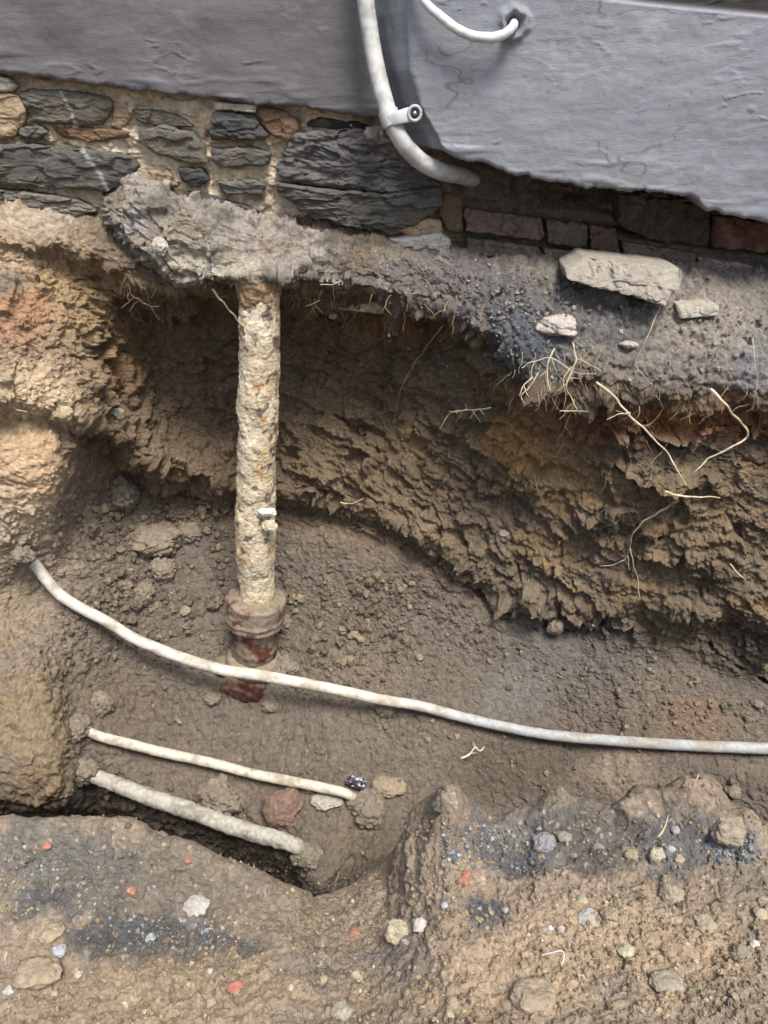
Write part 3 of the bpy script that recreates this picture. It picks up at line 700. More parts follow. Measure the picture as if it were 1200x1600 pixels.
def tube(name, pts, rad, mat, col, parent=None, nseg=16, n=None, disp=None, colf=None, squash=1.0):
    R, cen = tube_grid(pts, rad, nseg, n, squash)
    out = R-cen[:, None]; ln = np.linalg.norm(out, axis=-1, keepdims=True); out = out/np.maximum(ln, 1e-9)
    if disp is not None: R = R + out*disp(R)[..., None]
    c = np.broadcast_to(np.asarray(col), R.shape).copy()
    if colf is not None: c = colf(R, c)
    m = R.shape[0]
    caps = np.concatenate([R[0].mean(0)[None], R[-1].mean(0)[None]])
    V = np.concatenate([R.reshape(-1, 3), caps]); C_ = np.concatenate([c.reshape(-1, 3), c[0, :1], c[-1, :1]])
    F = grid_faces(m, nseg, wrap=True).tolist()
    k = m*nseg
    for j in range(nseg):
        F.append((k, j, (j+1) % nseg)); F.append((k+1, (m-1)*nseg+(j+1) % nseg, (m-1)*nseg+j))
    return mesh_obj(name, V, F, mat, parent, C_)

# ---- old iron pipe, vertical, thick with rust
def iron_pipe():
    top = at(404, 425, 1.765); bot = at(400, 950, 1.755)
    root = empty('iron_pipe', bot, 'old vertical iron pipe caked in pale crust and orange rust', 'pipe')
    n = 560
    L = np.linspace(0, 1, n)[:, None]; pts = top+(bot-top)*L
    pts[:, 0] += .004*np.sin(L[:, 0]*7); 
    rad = np.interp(L[:, 0], [0, .1, .3, .55, .78, .81, .86, .92, 1], [.044, .045, .0475, .0475, .051, .050, .0455, .0455, .044])
    def dsp(R):
        crust = ss(-.2, .4, fbm(R, 12, 3, 1301))
        return .0030*crust + .0022*ss(.0, .05, fbm(R, (16, 16, 10), 4, 1340)) + .0014*ss(.08, .12, fbm(R, (26, 26, 18), 4, 1344)) + .0022*fbm(R, 20, 4, 1303) + .0016*(cells3((R+.004*noise(R, 50, 1306)[..., None])*38, 1305)[1]-.5) + .0009*(cells3(R*110+.4*noise(R, 90, 1308)[..., None], 1309)[1]-.5) + .0012*fbm(R, 160, 2, 1307)
    def cf(R, c):
        c = mixc(c, srgb(218, 206, 184), ss(-.1, .4, fbm(R, 14, 4, 1310))*.7)
        side = ss(-.02, .04, R[..., 0]-np.interp(R[..., 2], [bot[2], top[2]], [bot[0], top[0]]))
        c = mixc(c, srgb(206, 150, 70), ss(.14, .5, fbm(R, 16, 4, 1315)+.22*side-.10)*.65)
        c = mixc(c, srgb(152, 120, 94), ss(.2, .45, fbm(R, 30, 4, 1320))*.7)
        c = mixc(c, srgb(86, 70, 64), ss(.24, .38, fbm(R, 34, 4, 1325)+.1*side)*.85)
        v = R[..., 2]; 
        pale = ss(.82, .9, (top[2]-v)/(top[2]-bot[2])); c = mixc(c, srgb(214, 200, 166), pale*.7)
        return c
    tube('pipe_wall', pts, rad, M_rust, srgb(206, 190, 160), root, 120, None, dsp, cf)
    # collar of caked soil where it leaves the footing
    pts2 = [at(404, 420, 1.765), at(404, 445, 1.765), at(404, 470, 1.765), at(404, 480, 1.765)]
    tube('collar', pts2, [.052, .054, .049, .042], M_rust, srgb(150, 124, 96), root, 90, 60, lambda R: .009*fbm(R, 24, 4, 1330)+.004*fbm(R, 80, 3, 1332))
    # white lump of lime
    p = at(418, 800, 1.71)
    rock_mesh('lime_lump', p, (.024, .009, .013), srgb(226, 224, 218), 1340, M_rock, root)
    rock_mesh('lime_lump', at(422, 822, 1.705), (.020, .012, .020), srgb(196, 184, 160), 1342, M_rock, root)
    return root

ICO = None
def ico(n=4):
    import bmesh
    bm = bmesh.new(); bmesh.ops.create_icosphere(bm, subdivisions=n, radius=1)
    bm.verts.ensure_lookup_table()
    V = np.array([v.co[:] for v in bm.verts]); F = np.array([[v.index for v in f.verts] for f in bm.faces]); bm.free()
    return V, F
IC4 = ico(5); IC3 = ico(3); IC2 = ico(2)

def rock_mesh(name, p, size, col, seed, mat=None, parent=None, rough=.42, facet=.5, rot=None, label=None, cat=None, group=None, squareness=0.0, patches=None, clod=False):
    """an irregular stone: a faceted, cut-up ball"""
    V, F = IC4
    r = np.random.default_rng(seed)
    U = V.copy()
    if squareness:
        mxx = np.abs(U).max(1, keepdims=True); U = U*(1-squareness)+U/mxx*squareness*.85
    rad = np.ones(len(U))
    for _ in range(9):                                  # flat cuts
        nrm = r.normal(size=3); nrm /= np.linalg.norm(nrm); h = r.uniform(.62, .92)
        dd = U @ nrm; over = np.clip(dd-h, 0, None)
        U = U-over[:, None]*nrm*facet*1.6
    N0 = V
    U = U + N0*(rough*(.55*fbm(U, 1.4, 4, seed % 97)+.18*ridged(U, 3.5, 3, seed % 89)+.06*noise(U, 12, seed % 83)))[:, None]
    if clod:
        wv = .1*noise(U, 4, 3)[:, None]
        for fq, am in ((2.2, .26), (4.6, .15), (9, .07)):
            f1, rd = cells3((U+wv)*fq+seed % 13, seed % 50); U = U+N0*(am*(rd-.4)*1.2+am*.9*np.sqrt(np.clip(1-(f1/.65)**2, 0, 1)))[:, None]*.8
    else:
        U = U+N0*(.10*(cells3(U*2.6+seed % 13, 5)[1]-.5)+.05*(cells3(U*7+seed % 11, 6)[1]-.5))[:, None]
    a, b, c_ = (r.uniform(0, 6.28) if rot is None else rot[0]), (r.uniform(-.3, .3) if rot is None else rot[1]), (r.uniform(-.3, .3) if rot is None else rot[2])
    Rz = np.array([[math.cos(a), -math.sin(a), 0], [math.sin(a), math.cos(a), 0], [0, 0, 1]])
    Rx = np.array([[1, 0, 0], [0, math.cos(b), -math.sin(b)], [0, math.sin(b), math.cos(b)]])
    Ry = np.array([[math.cos(c_), 0, math.sin(c_)], [0, 1, 0], [-math.sin(c_), 0, math.cos(c_)]])
    if rot is None: W = (U @ Rz.T)*np.asarray(size) @ Rx.T
    else: W = (U*np.asarray(size)) @ (Ry @ Rx @ Rz).T
    cc = np.broadcast_to(np.asarray(col), W.shape).copy()*(1+.22*fbm(U, 2.5, 4, seed % 71))[:, None]
    dirt = ss(.0, .5, fbm(U, 1.8, 4, seed % 61)); cc = mixc(cc, srgb(140, 120, 96), dirt*.35)
    if patches is not None: cc = patches(U, cc)
    if parent is None:
        o = mesh_obj(name, W, F, mat or M_rock, None, cc); o.location = p
        tag(o, label, cat, group)
    else:
        o = mesh_obj(name, W+p, F, mat or M_rock, parent, cc)
        if label: o['label'] = label
    return o
iron_pipe()

# ---- glazed clay drain with its collars, below the iron pipe
def clay_drain():
    a = at(400, 928, 1.755); b = at(397, 1035, 1.750); c = at(386, 1062, 1.72); e = at(372, 1098, 1.66)
    root = empty('clay_drain', e, 'brown glazed clay drain socket half buried under the iron pipe', 'drain pipe')
    V = np.array
    def prof(zs, rs, seed, name, col, cover, lab=None):
        pts = [a+(b-a)*z for z in zs]
        def cf(R, cc):
            m = ss(-.2, .2, fbm(R, 15, 5, seed+5)+.5*fbm(R, 70, 3, seed+6)+cover)
            return mixc(cc, srgb(136, 124, 106), m*.9)
        o = tube(name, pts, rs, M_clay, col, root, 96, None, lambda R: .0018*fbm(R, 30, 3, seed)+.0016*np.clip(fbm(R, 90, 2, seed+8), 0, 1)+.005*ss(.0, .4, fbm(R, 16, 4, seed+5)+cover), cf)
        if lab: o['label'] = lab
    red = srgb(92, 54, 44)
    def curve(z0, z1, n, f):
        z = np.linspace(z0, z1, n); return z, [f((k)/(n-1)) for k in range(n)]
    z, r = curve(.02, .44, 40, lambda t: .050+.031*min(1, (t/.10))**.5 - .016*ss(.82, 1, t) + .0035*math.exp(-((t-.62)/.06)**2))
    prof(z, r, 1401, 'socket', red, .20)
    z, r = curve(.40, 1.0, 30, lambda t: .062+.004*math.exp(-((t-.15)/.05)**2)+.003*math.exp(-((t-.55)/.05)**2))
    prof(z, r, 1411, 'barrel', red, .08)
    z, r = curve(.86, 1.10, 24, lambda t: .066+.014*math.sin(min(1, t*1.2)*math.pi)**.5)
    prof(z, r, 1421, 'collar', srgb(134, 122, 102), .5, 'lower collar caked with clay')
    pts = spline([b, at(388, 1064, 1.725), at(378, 1082, 1.69), at(372, 1096, 1.665)], 40)
    tube('bend', pts, np.interp(np.linspace(0, 1, 40), [0, .3, .5, .9, 1], [.06, .062, .070, .064, .022]), M_clay, red, root, 96, None,
         lambda R: .002*fbm(R, 30, 3, 1431), lambda R, cc: mixc(cc, srgb(142, 122, 98), ss(-.35, .1, fbm(R, 12, 4, 1433)+.4*fbm(R, 70, 3, 1436)+1.2*(R[..., 2]-b[2]+.05))*.85))
clay_drain()

# ---- service pipes lying in the trench
def ground_path(pts, lift, n=60, dmin=None):
    """points over the ground seen at the given pixels, lifted clear of it; 'lift' per point"""
    xs = np.array([p[0] for p in pts], float); ys = np.array([p[1] for p in pts], float)
    t = np.linspace(0, 1, len(pts)); lf = np.broadcast_to(lift, (len(pts),))
    q = spline(np.stack([xs, ys, lf*300], -1), n)
    ds = []
    for x, y, l in q:
        p, nn_ = surf(x, y, True); ds.append(p[1]-KX*p[0])
    ds = np.array(ds)
    k = 9
    for _ in range(3): ds = np.convolve(np.pad(ds, k//2, mode='edge'), np.ones(k)/k, 'valid')
    d = ds-q[:, 2]/300
    if dmin is not None:
        d = np.minimum(d, np.interp(q[:, 0], dmin[0], dmin[1]))
        for _ in range(4): d = np.convolve(np.pad(d, k//2, mode='edge'), np.ones(k)/k, 'valid')
    return at(q[:, 0], q[:, 1], d)

def dusty(seed, dirt, k=.6):
    def f(R, c):
        c = c*(1+.12*fbm(R, 30, 3, seed))[..., None]
        return mixc(c, dirt*.8, ss(-.1, .35, fbm(R, (14, 30, 30), 5, seed+3)+.35*fbm(R, 90, 3, seed+4))*k)
    return f

pts = [(38,864),(50,876),(72,905),(95,930),(130,952),(165,970),(205,995),(250,1015),(300,1033),(350,1047),(410,1056),(470,1067),(540,1081),(600,1094),(650,1102),(720,1120),(780,1134),(850,1147),(930,1155),(1010,1161),(1100,1166),(1210,1170),(1330,1176),(1460,1186)]
pth = ground_path(pts, [-.03,.0,.03,.04,.045,.045,.04,.035,.035,.03,.03,.028,.025,.022,.02,.022,.03,.032,.028,.022,.02,.018,.016,.014], 130,
                  ([0, 200, 330, 450, 620, 700], [9, 1.74, 1.61, 1.61, 1.60, 9]))
pth[0] += np.array([-.05, .05, .01])
long_pipe = tube('service_pipe', pth, [.0150,.0155,.0165,.0160,.0150,.0145,.0148,.0152,.0155,.0155], M_lead, srgb(206, 199, 184), None, 22, 420,
     lambda R: .0012*fbm(R, 40, 3, 1500)+.0005*fbm(R, 160, 2, 1503),
     lambda R, c: dusty(1505, srgb(164, 150, 126), .7)(R, mixc(c, srgb(152, 159, 165), ss(-.05, .3, R[..., 0])*.75)))
tag(long_pipe, 'long pale water pipe sagging right across the trench in front of the clay drain', 'pipe')
pts = [(110,1122),(125,1135),(150,1148),(200,1162),(260,1177),(330,1192),(400,1210),(450,1220),(500,1230),(545,1242),(552,1246)]
p2 = tube('service_pipe', ground_path(pts, [-.02,.0,.02,.022,.022,.022,.022,.022,.02,.018,.01], 60), [.0125,.014,.0148,.0145,.014,.014,.0145,.0142,.013], M_lead, srgb(200, 193, 176), None, 20, 240,
     lambda R: .0014*fbm(R, 38, 3, 1520)+.0006*fbm(R, 150, 2, 1523), dusty(1525, srgb(160, 146, 122), .7))
tag(p2, 'thin pale pipe along the trench floor ending beside the red brick piece', 'pipe')
pts = [(120,1196),(135,1206),(170,1221),(230,1244),(300,1268),(360,1290),(420,1308),(462,1322),(474,1330)]
p3 = tube('service_pipe', ground_path(pts, [-.01,.02,.045,.055,.06,.06,.055,.04,.02], 60), [.0170,.0200,.0225,.0225,.0225,.0225,.0215,.019], M_lead, srgb(170, 166, 153), None, 40, 320,
     lambda R: .0030*fbm(R, 30, 3, 1540)+.0018*(cells3(R*70, 1544)[1]-.5)+.0015*fbm(R, 140, 3, 1543), dusty(1545, srgb(136, 128, 110), .75))
tag(p3, 'thickest grey pipe crusted with cement, lowest in the trench slot', 'pipe')

# ---- painted conduit on the wall with its saddle clip
cpts = [(566,-160,1.845),(567,-60,1.845),(571,0,1.845),(578,50,1.84),(587,100,1.83),(599,150,1.81),(614,195,1.795),(632,226,1.80),(656,251,1.82),(690,268,1.85),(718,274,1.90),(738,280,1.955),(750,284,2.06)]
cp = np.array([at(*p) for p in cpts])
o = tube('conduit', cp, [.0175,.0175,.0175,.0175,.018,.018,.0185,.0185,.018,.0175,.016], M_paint, srgb(192, 192, 188), None, 40, 300,
         lambda R: .0007*fbm(R, 40, 3, 1600), dusty(1603, srgb(150, 148, 142), .5))
tag(o, 'thick white painted conduit bending down the wall and under the raised render', 'conduit')
clip = empty('saddle_clip', at(630, 185, 1.79), 'white metal saddle clip fixing the conduit to the render corner', 'clip')
cs = spline(cp, 300); i0 = int(np.argmin(np.hypot(proj(cs)[0]-609, proj(cs)[1]-186)))
tube('strap', cs[i0-5:i0+6], .0212, M_paint, srgb(188, 188, 186), clip, 40, 30, lambda R: .0004*noise(R, 60, 1610))
tp = np.array([at(608, 188, 1.778), at(622, 184, 1.775), at(636, 180, 1.781), at(651, 177, 1.785)])
tube('tab', tp, [.012, .0125, .014, .0135], M_paint, srgb(186, 187, 188), clip, 28, 24, None, None, -.25)
sc = at(648, 177, 1.783)
ring = [sc + np.array([math.cos(t)*.0125, -.004, math.sin(t)*.0135]) for t in np.linspace(0, 2*math.pi, 41)]
tube('tab_eye', ring, .0034, M_paint, srgb(176, 178, 182), clip, 10)
tube('tab_eye', [sc+np.array([0, .006, 0]), sc, sc+np.array([0, -.0035, 0])], [.012, .012, .011], M_paint, srgb(60, 60, 64), clip, 20)  # dark disc standing in for the shade inside the hollow eye
tube('screw', [sc+np.array([0, .012, 0]), sc, sc+np.array([0, -.004, 0]), sc+np.array([0, -.0085, 0])], [.006, .006, .006, .003], M_screw, srgb(150, 150, 150), clip, 20, 16)

# thin cable coming out of the render and going back in
kp = [(640,-130,1.80),(646,-60,1.772),(655,-12,1.765),(668,8,1.762),(690,27,1.76),(715,46,1.758),(742,57,1.757),(768,59,1.758),(790,52,1.762),(801,42,1.775),(803,34,1.80)]
o = tube('cable', [at(*p) for p in kp], [.007,.007,.0075,.008,.0085,.0088,.0092,.0092,.009,.0085], M_paint, srgb(212, 212, 212), None, 18, 200,
     lambda R: .0018*fbm(R, 45, 3, 1620), dusty(1623, srgb(160, 160, 164), .3))
tag(o, 'short loop of white cable coming out of the raised render', 'cable')

# ================================================================== STONES, CLODS, FRAGMENTS
def place(px, py, rpx, col, label, cat='stone', name='stone', h=1.0, wd=1.0, sink=.25, seed=None, mat=None, group=None, **kw):
    col = np.asarray(col)*.56+srgb(160, 146, 124)*.30; col = col*.75+col.mean()*.25
    p, n = surf(px, py); dep = proj(p)[2]; r = rpx*dep/FOC
    n = .5*n+np.array([0, -.25, .5]); n /= np.linalg.norm(n)
    p = p + n*r*(h*.34-sink)
    if name == 'soil_clod': kw.setdefault('clod', True)
    return rock_mesh(name, p, (r*wd, r*.9, r*h*.9), col, seed or int(px*7+py*13), mat, None, label=label, cat=cat, group=group, **kw)

place(440,1262,31,srgb(132,84,68),'chunky red brick fragment on the trench floor between two pale pipes','brick','brick_fragment',h=1.1,squareness=.5,rot=(.3,.1,.1),mat=M_rock,rough=.22)
place(345,1246,29,srgb(126,110,88),'rounded brown clod just above the thickest pipe','clod','soil_clod',h=.8)
place(162,1103,14,srgb(140,120,94),'small upright clod alone on the floor near the left bank','clod','soil_clod',h=1.5)
place(600,1106,13,srgb(140,118,92),'small clod touching the underside of the long pipe','clod','soil_clod')
place(240,842,33,srgb(134,116,90),'large clod on the loose slope left of the iron pipe','clod','soil_clod',h=.7)
place(296,832,16,srgb(120,104,84),'dark clod next to the large clod left of the iron pipe','clod','soil_clod')
place(190,775,22,srgb(112,100,86),'dark grey lump in the hollow under the left ledge','clod','soil_clod',h=1.2)
place(255,890,17,srgb(138,120,94),'round clod below the large clod on the slope','clod','soil_clod')
place(225,925,14,srgb(132,112,88),'clod at the left foot of the loose slope','clod','soil_clod')
place(288,953,9,srgb(172,150,118),'small pale stone on the slope above the long pipe','stone')
place(865,978,13,srgb(130,116,100),'flat grey stone stuck at the foot of the layered face','stone','stone',h=1.2)
place(787,832,10,srgb(168,156,136),'pale flat pebble stuck in the clay face','stone','stone',h=.7)
place(180,645,11,srgb(255,246,200),'cream pebble hanging under the left ledge','stone','stone',h=1.1)
place(652,1027,7,srgb(150,136,118),'small grey pebble on the slope right of the clay drain','stone')
place(1180,1096,9,srgb(112,98,84),'dark pebble near the right edge below the crack','stone')
place(510,1246,22,srgb(186,182,172),'broken whitish cement lump under the end of the thin pipe','cement lump','cement_lump',h=.5,wd=1.1)
place(605,1224,20,srgb(160,138,100),'yellowish stone at the tip of the near bank','stone','stone',h=.6,wd=1.3)
for (x, y, r, h, lab) in [(438,968,17,.9,'clod leaning on the right side of the clay socket'),(352,1036,15,.8,'clod at the left of the lower clay collar'),(447,1046,17,.9,'clod at the right of the lower clay collar'),
    (556,1250,14,.8,'clod burying the tip of the thin pipe'),(480,1334,20,.8,'clod burying the tip of the thickest pipe'),(118,1136,20,.9,'clod where the thin pipe leaves the left bank'),(126,1204,20,.9,'clod where the thickest pipe leaves the left bank'),
    (34,868,16,.9,'clod where the long pipe leaves the left bank'),(575,1262,26,.8,'clod between the thin pipe tip and the bank'),(420,1100,12,.7,'clod just right of the broken drain end'),(330,1090,12,.7,'clod just left of the broken drain end')]:
    place(x, y, r, srgb(124, 112, 92), lab, 'clod', 'soil_clod', h=h, sink=.2)
# masonry debris at the foot of the wall
slab('stone_slab', [(886,436),(888,424),(918,409),(925,408),(1066,423),(1068,426),(1062,452),(1045,449),(1031,470),(1026,470),(972,456),(925,447)], 1.74, .12, srgb(146,139,127), None, M_rock, 1700, rough=.009, rag=.003, dome=.006, tilt=(0, .9), layers=False)
so = bpy.data.objects['stone_slab']; tag(so, 'pale flat stone slab jutting out under the bricks', 'stone slab')
slab('stone_slab', [(1057,476),(1090,474),(1126,478),(1122,492),(1060,496)], 1.75, .05, srgb(160,154,140), None, M_rock, 1710, rough=.005, rag=.002, dome=.008, tilt=(0, .5), layers=False)
tag(bpy.data.objects['stone_slab.001'], 'small squared slab piece right of the large slab', 'stone slab')
place(872,506,32,srgb(200,190,178),'large whitish mortar lump set in the blue-grey ash','mortar lump','mortar_lump',h=.55,wd=1.0,rough=.5)
place(980,536,14,srgb(186,180,172),'small whitish mortar bit right of the large mortar lump','mortar lump','mortar_lump',h=.5,wd=1.1)
place(250,385,12,srgb(200,196,186),'little white lump on the crumbling footing','mortar lump','mortar_lump',h=1.2)
place(522,493,7,srgb(206,202,196),'tiny white pebble just right of the pipe top','stone')
place(582,210,17,srgb(120,116,118),'grey mortar knob behind the bend of the conduit','mortar lump','mortar_lump')
bo = bpy.data.objects['mortar_lump.003']; bo.location = at(584, 212, 1.87)
bo = bpy.data.objects['mortar_lump.002']; bo.location = at(250, 385, 1.745)

NS = [ # near bank
 (850,1318,17,srgb(150,154,162),1.0,'smooth blue-grey stone in the ashy band of the near bank'),
 (1136,1297,26,srgb(164,148,120),.8,'largest tan stone on the right shoulder of the near bank'),
 (1143,1313,9,srgb(196,180,142),.8,'small yellow pebble touching the largest tan stone'),
 (1026,1339,11,srgb(210,196,158),1.5,'upright cream pebble in dark ash right of centre'),
 (1046,1398,17,srgb(186,168,132),.9,'knobbly tan stone below the upright cream pebble'),
 (1063,1340,8,srgb(192,170,126),.9,'yellowish pebble right of the upright cream pebble'),
 (1048,1325,6,srgb(196,200,210),.9,'tiny bluish white pebble above the yellowish one'),
 (622,1456,19,srgb(208,194,152),.9,'cream angular stone, left of a pair on the near bank'),
 (654,1445,12,srgb(226,222,212),.9,'white pebble, right of a pair on the near bank'),
 (910,1407,8,srgb(204,190,140),.9,'pale yellow pebble above the whitish patch'),
 (920,1432,18,srgb(186,182,174),.4,'flat whitish crumbly stone in the middle of the right bank'),
 (952,1430,14,srgb(176,154,116),.6,'low tan lump right of the flat whitish stone'),
 (978,1484,12,srgb(222,208,164),.7,'bright cream pebble low on the right bank'),
 (1040,1535,24,srgb(166,152,128),.5,'low broad tan stone near the bottom right'),
 (834,1560,34,srgb(178,154,116),.6,'big tan clay lump at the bottom edge of the picture'),
 (1162,1490,18,srgb(164,150,126),.5,'flat tan stone close to the right edge'),
 (1186,1426,10,srgb(196,174,134),.8,'tan pebble at the right edge of the bank'),
 (1176,1473,7,srgb(236,232,228),.9,'bright white chip near the right edge'),
 (1100,1440,16,srgb(176,156,124),.5,'low tan lump between two broad stones on the right bank'),
 (985,1335,12,srgb(168,148,112),.6,'dull tan lump beside the dark ash'),
 (857,1448,5,srgb(240,240,240),.9,'tiny white chip above the bent white wire'),
 (874,1452,6,srgb(214,196,190),1.6,'pinkish upright sliver of stone beside a white chip'),
 (80,1457,20,srgb(184,164,122),.8,'tan stone at the lower left of the near bank'),
 (62,1516,34,srgb(176,152,114),.45,'broad flat tan stone at the lower left edge'),
 (12,1550,9,srgb(236,234,226),1.2,'white stone at the very left edge'),
 (94,1485,11,srgb(186,198,206),.8,'pale blue stone below the tan one'),
 (132,1490,9,srgb(206,186,138),.8,'yellow pebble right of the pale blue stone'),
 (120,1520,7,srgb(216,206,170),.9,'cream chip above the bottom left edge'),
 (87,1554,5,srgb(206,198,166),.9,'tiny cream chip right of the broad flat stone'),
 (306,1414,18,srgb(200,196,184),.5,'broken white mortar crumb on the left part of the near bank'),
 (235,1465,8,srgb(178,190,200),.9,'bluish white chip in the dark ash on the left'),
 (330,1517,5,srgb(216,212,196),.9,'tiny pale chip below the dark ash'),
 (556,1526,9,srgb(204,186,152),1.5,'upright cream pebble at the bottom middle'),
 (505,1531,8,srgb(200,178,130),1.0,'yellow pebble left of the upright one at the bottom middle'),
 (453,1543,5,srgb(216,206,180),1.0,'tiny cream pebble at the bottom middle'),
 (532,1582,18,srgb(198,188,164),.8,'pale angular stone cut by the bottom edge'),
 (328,1567,8,srgb(186,176,156),.8,'grey pebble near the bottom edge'),
 (480,1420,7,srgb(96,84,70),.8,'dark pebble on the bank under the slot'),
 (702,1585,8,srgb(206,194,160),.8,'cream pebble at the bottom, left of the big clay lump'),
 (708,1565,10,srgb(178,156,118),.8,'tan pebble just above the cream pebble at the bottom'),
 (692,1412,6,srgb(188,198,204),.9,'bluish chip above the white pebble'),
 (790,1422,5,srgb(214,214,210),.9,'tiny pale chip right of the dark ash streak'),
 (1145,1235,13,srgb(128,116,98),.6,'grey brown stone at the back of the right bank'),
 (880,1306,11,srgb(148,140,126),.7,'small grey stone beside the blue-grey one'),
 (935,1320,9,srgb(130,134,134),.7,'greenish grey pebble in the ash'),
 (1052,1292,9,srgb(168,172,180),.7,'pale pebble above the dark ash'),
]
for (x, y, r, c, h, lab) in NS: place(x, y, r*1.06, c, lab, 'clod' if 'clod' in lab or 'clay lump' in lab else 'stone', 'soil_clod' if 'clod' in lab else 'stone', h=h, sink=.22)
ORG = srgb(202, 100, 60)
for (x, y, r, lab) in [(728,1364,8,'orange brick crumb, upper of a touching pair'),(725,1379,10,'orange brick crumb, lower of a touching pair'),(206,1390,9,'orange brick crumb on the left part of the near bank'),
    (367,1541,13,'dull orange brick crumb near the bottom edge'),(75,1323,8,'faint orange crumb at the far left of the bank'),(8,856,6,'orange crumb in the left bank above the long pipe'),(20,886,5,'orange crumb in the left bank beside the pipe end'),
    (295,1347,6,'flat orange chip on the edge of the slot'),(552,1458,9,'thin dull orange chip on the middle of the near bank'),(572,964,4,'tiny orange crumb on the slope right of the drain')]:
    place(x, y, r, ORG, lab, 'brick crumb', 'brick_crumb', h=.8)

# grimy plastic scrap at the end of the thin pipe
pc = surf(556, 1216)[0]
def gl(U, cc): return mixc(cc, srgb(210, 214, 224), ss(.1, .3, fbm(U, 2.2, 3, 17)))
rock_mesh('plastic_scrap', pc+np.array([0, -.02, .012]), (.030, .014, .022), srgb(64, 62, 74), 1801, M_glass, None, rough=.7, label='crumpled dark glossy plastic scrap at the end of the thin pipe', cat='litter', patches=gl, rot=(0, .3, .5))

# ================================================================== ROOTS
RC = srgb(206, 192, 162); RD = srgb(150, 128, 100)
def root(pts, w, label, col=RC, off=.012, branches=(), d=None, cat='root'):
    """w: width in photo pixels; off: how far in front of the soil (metres), number or per point"""
    def line(ps, w0, w1, of):
        q = []
        of = np.broadcast_to(of, (len(ps),))
        for (x, y), o_ in zip(ps, of):
            dd = min(pp[1]-KX*pp[0] for pp in (surf(x+ax, y+ay)[0] for ax, ay in ((0, 0), (8, 0), (-8, 0), (0, 8), (0, -8)))); q.append((x, y, dd-o_))
        q = np.array(q); q[:, 2] = q[:, 2]*.35 + np.linspace(q[0, 2], q[-1, 2], len(q))*.65
        P3 = at(q[:, 0], q[:, 1], q[:, 2]); dep = proj(P3)[2].mean()
        n = max(14, int(len(ps)*9)); 
        S_ = spline(P3, n); S_ += .0035*np.stack([noise(S_, 32, 5), noise(S_, 32, 6), noise(S_, 32, 7)], -1)
        rr = np.linspace(w0, w1, n)*dep/FOC/2*.85*(1+.25*noise(S_, 70, 8))
        return S_, rr
    S_, rr = line(pts, w, w*.45, off)
    Rs, cen = tube_grid(S_, rr, 7)
    V = [Rs.reshape(-1, 3)]; Fs = [grid_faces(len(S_), 7, wrap=True)]; k = len(V[0])
    for b in branches:
        S2, r2 = line(b, w*.55, w*.25, off if np.isscalar(off) else float(np.mean(off)))
        R2, _ = tube_grid(S2, r2, 6); V.append(R2.reshape(-1, 3)); Fs.append(grid_faces(len(S2), 6, wrap=True)+k); k += len(V[-1])
    V = np.concatenate(V); Fs = np.concatenate(Fs)
    c = mixc(np.broadcast_to(col, V.shape).copy(), srgb(142, 116, 86), ss(-.2, .5, fbm(V, 20, 3, 9))*.7)
    o = mesh_obj('root', V, Fs, M_root, None, c)
    return tag(o, label, cat)
root([(332,452),(352,478),(372,500),(392,520),(402,545),(404,580)], 3.5, 'pale root hanging across the top of the iron pipe', off=[.25,.3,.36,.38,.38,.38])
root([(932,598),(960,620),(985,650),(1015,680),(1040,705),(1058,735),(1072,758)], 5, 'longest straight pale root slanting down the right face', off=[.02,.05,.08,.09,.09,.08,.06], branches=[[(985,645),(965,650),(948,656)]])
root([(1110,608),(1128,625),(1142,642),(1158,660),(1166,682),(1140,700),(1110,715),(1085,737)], 5.5, 'thick pale root bent like an elbow near the right edge', off=[.02,.05,.08,.1,.1,.09,.07,.05], branches=[[(1142,645),(1158,635),(1170,632)]])
root([(1040,768),(1060,774),(1090,777),(1124,778)], 5, 'short level pale root right of the long slanting one', off=.06)
root([(1060,782),(1035,798),(1010,812),(990,832),(984,856),(976,876)], 4.2, 'grey root hanging from the short level one', off=.05, col=srgb(176,164,144), branches=[[(984,856),(992,890),(998,915),(1000,938)],[(976,876),(960,882),(938,884)],[(980,868),(984,890)]])
root([(893,536),(900,560),(893,580),(885,600),(895,625),(903,640)], 3.5, 'tangled root under the blue-grey ash, hanging deepest', off=.05, branches=[[(893,575),(880,590),(884,615),(880,640)],[(900,560),(925,570),(940,580)],[(885,600),(872,610)],[(890,590),(905,592)]])
root([(868,545),(858,560),(856,590),(861,610)], 3, 'thin root left of the tangled ones', off=.04, branches=[[(857,575),(845,590)]])
root([(832,590),(820,602),(812,618)], 3.2, 'short forked root in the ash edge', off=.03, branches=[[(820,602),(826,620)]])
root([(842,584),(828,605),(814,620),(820,632)], 2.6, 'short thin root parallel to the forked one', off=.035)
root([(800,580),(788,592),(776,601)], 3, 'short root poking out left of the forked one', off=.03)
root([(768,637),(745,640),(720,641),(700,650),(688,670)], 3.2, 'feathery root sticking out left in the middle of the face', off=.05, branches=[[(745,640),(735,655)],[(725,641),(712,660)],[(738,640),(750,660)],[(715,644),(700,643)],[(730,641),(728,632)],[(750,640),(758,648)]])
root([(876,641),(895,642),(918,643)], 2.6, 'short level root below the tangle', off=.05, branches=[[(884,642),(880,655)]])
root([(750,502),(752,490),(765,465)], 2, 'fine root at the left edge of the ash', off=.03, col=RD)
root([(690,510),(672,535),(650,565),(630,600),(620,640),(614,680)], 2, 'long fine dark root arching down the middle face', off=.04, col=RD)
root([(505,455),(492,478),(475,500),(460,518)], 3, 'stiff dark root slanting just right of the pipe top', off=.14, col=srgb(140,118,100), branches=[[(492,478),(505,490)],[(500,470),(478,478)]])
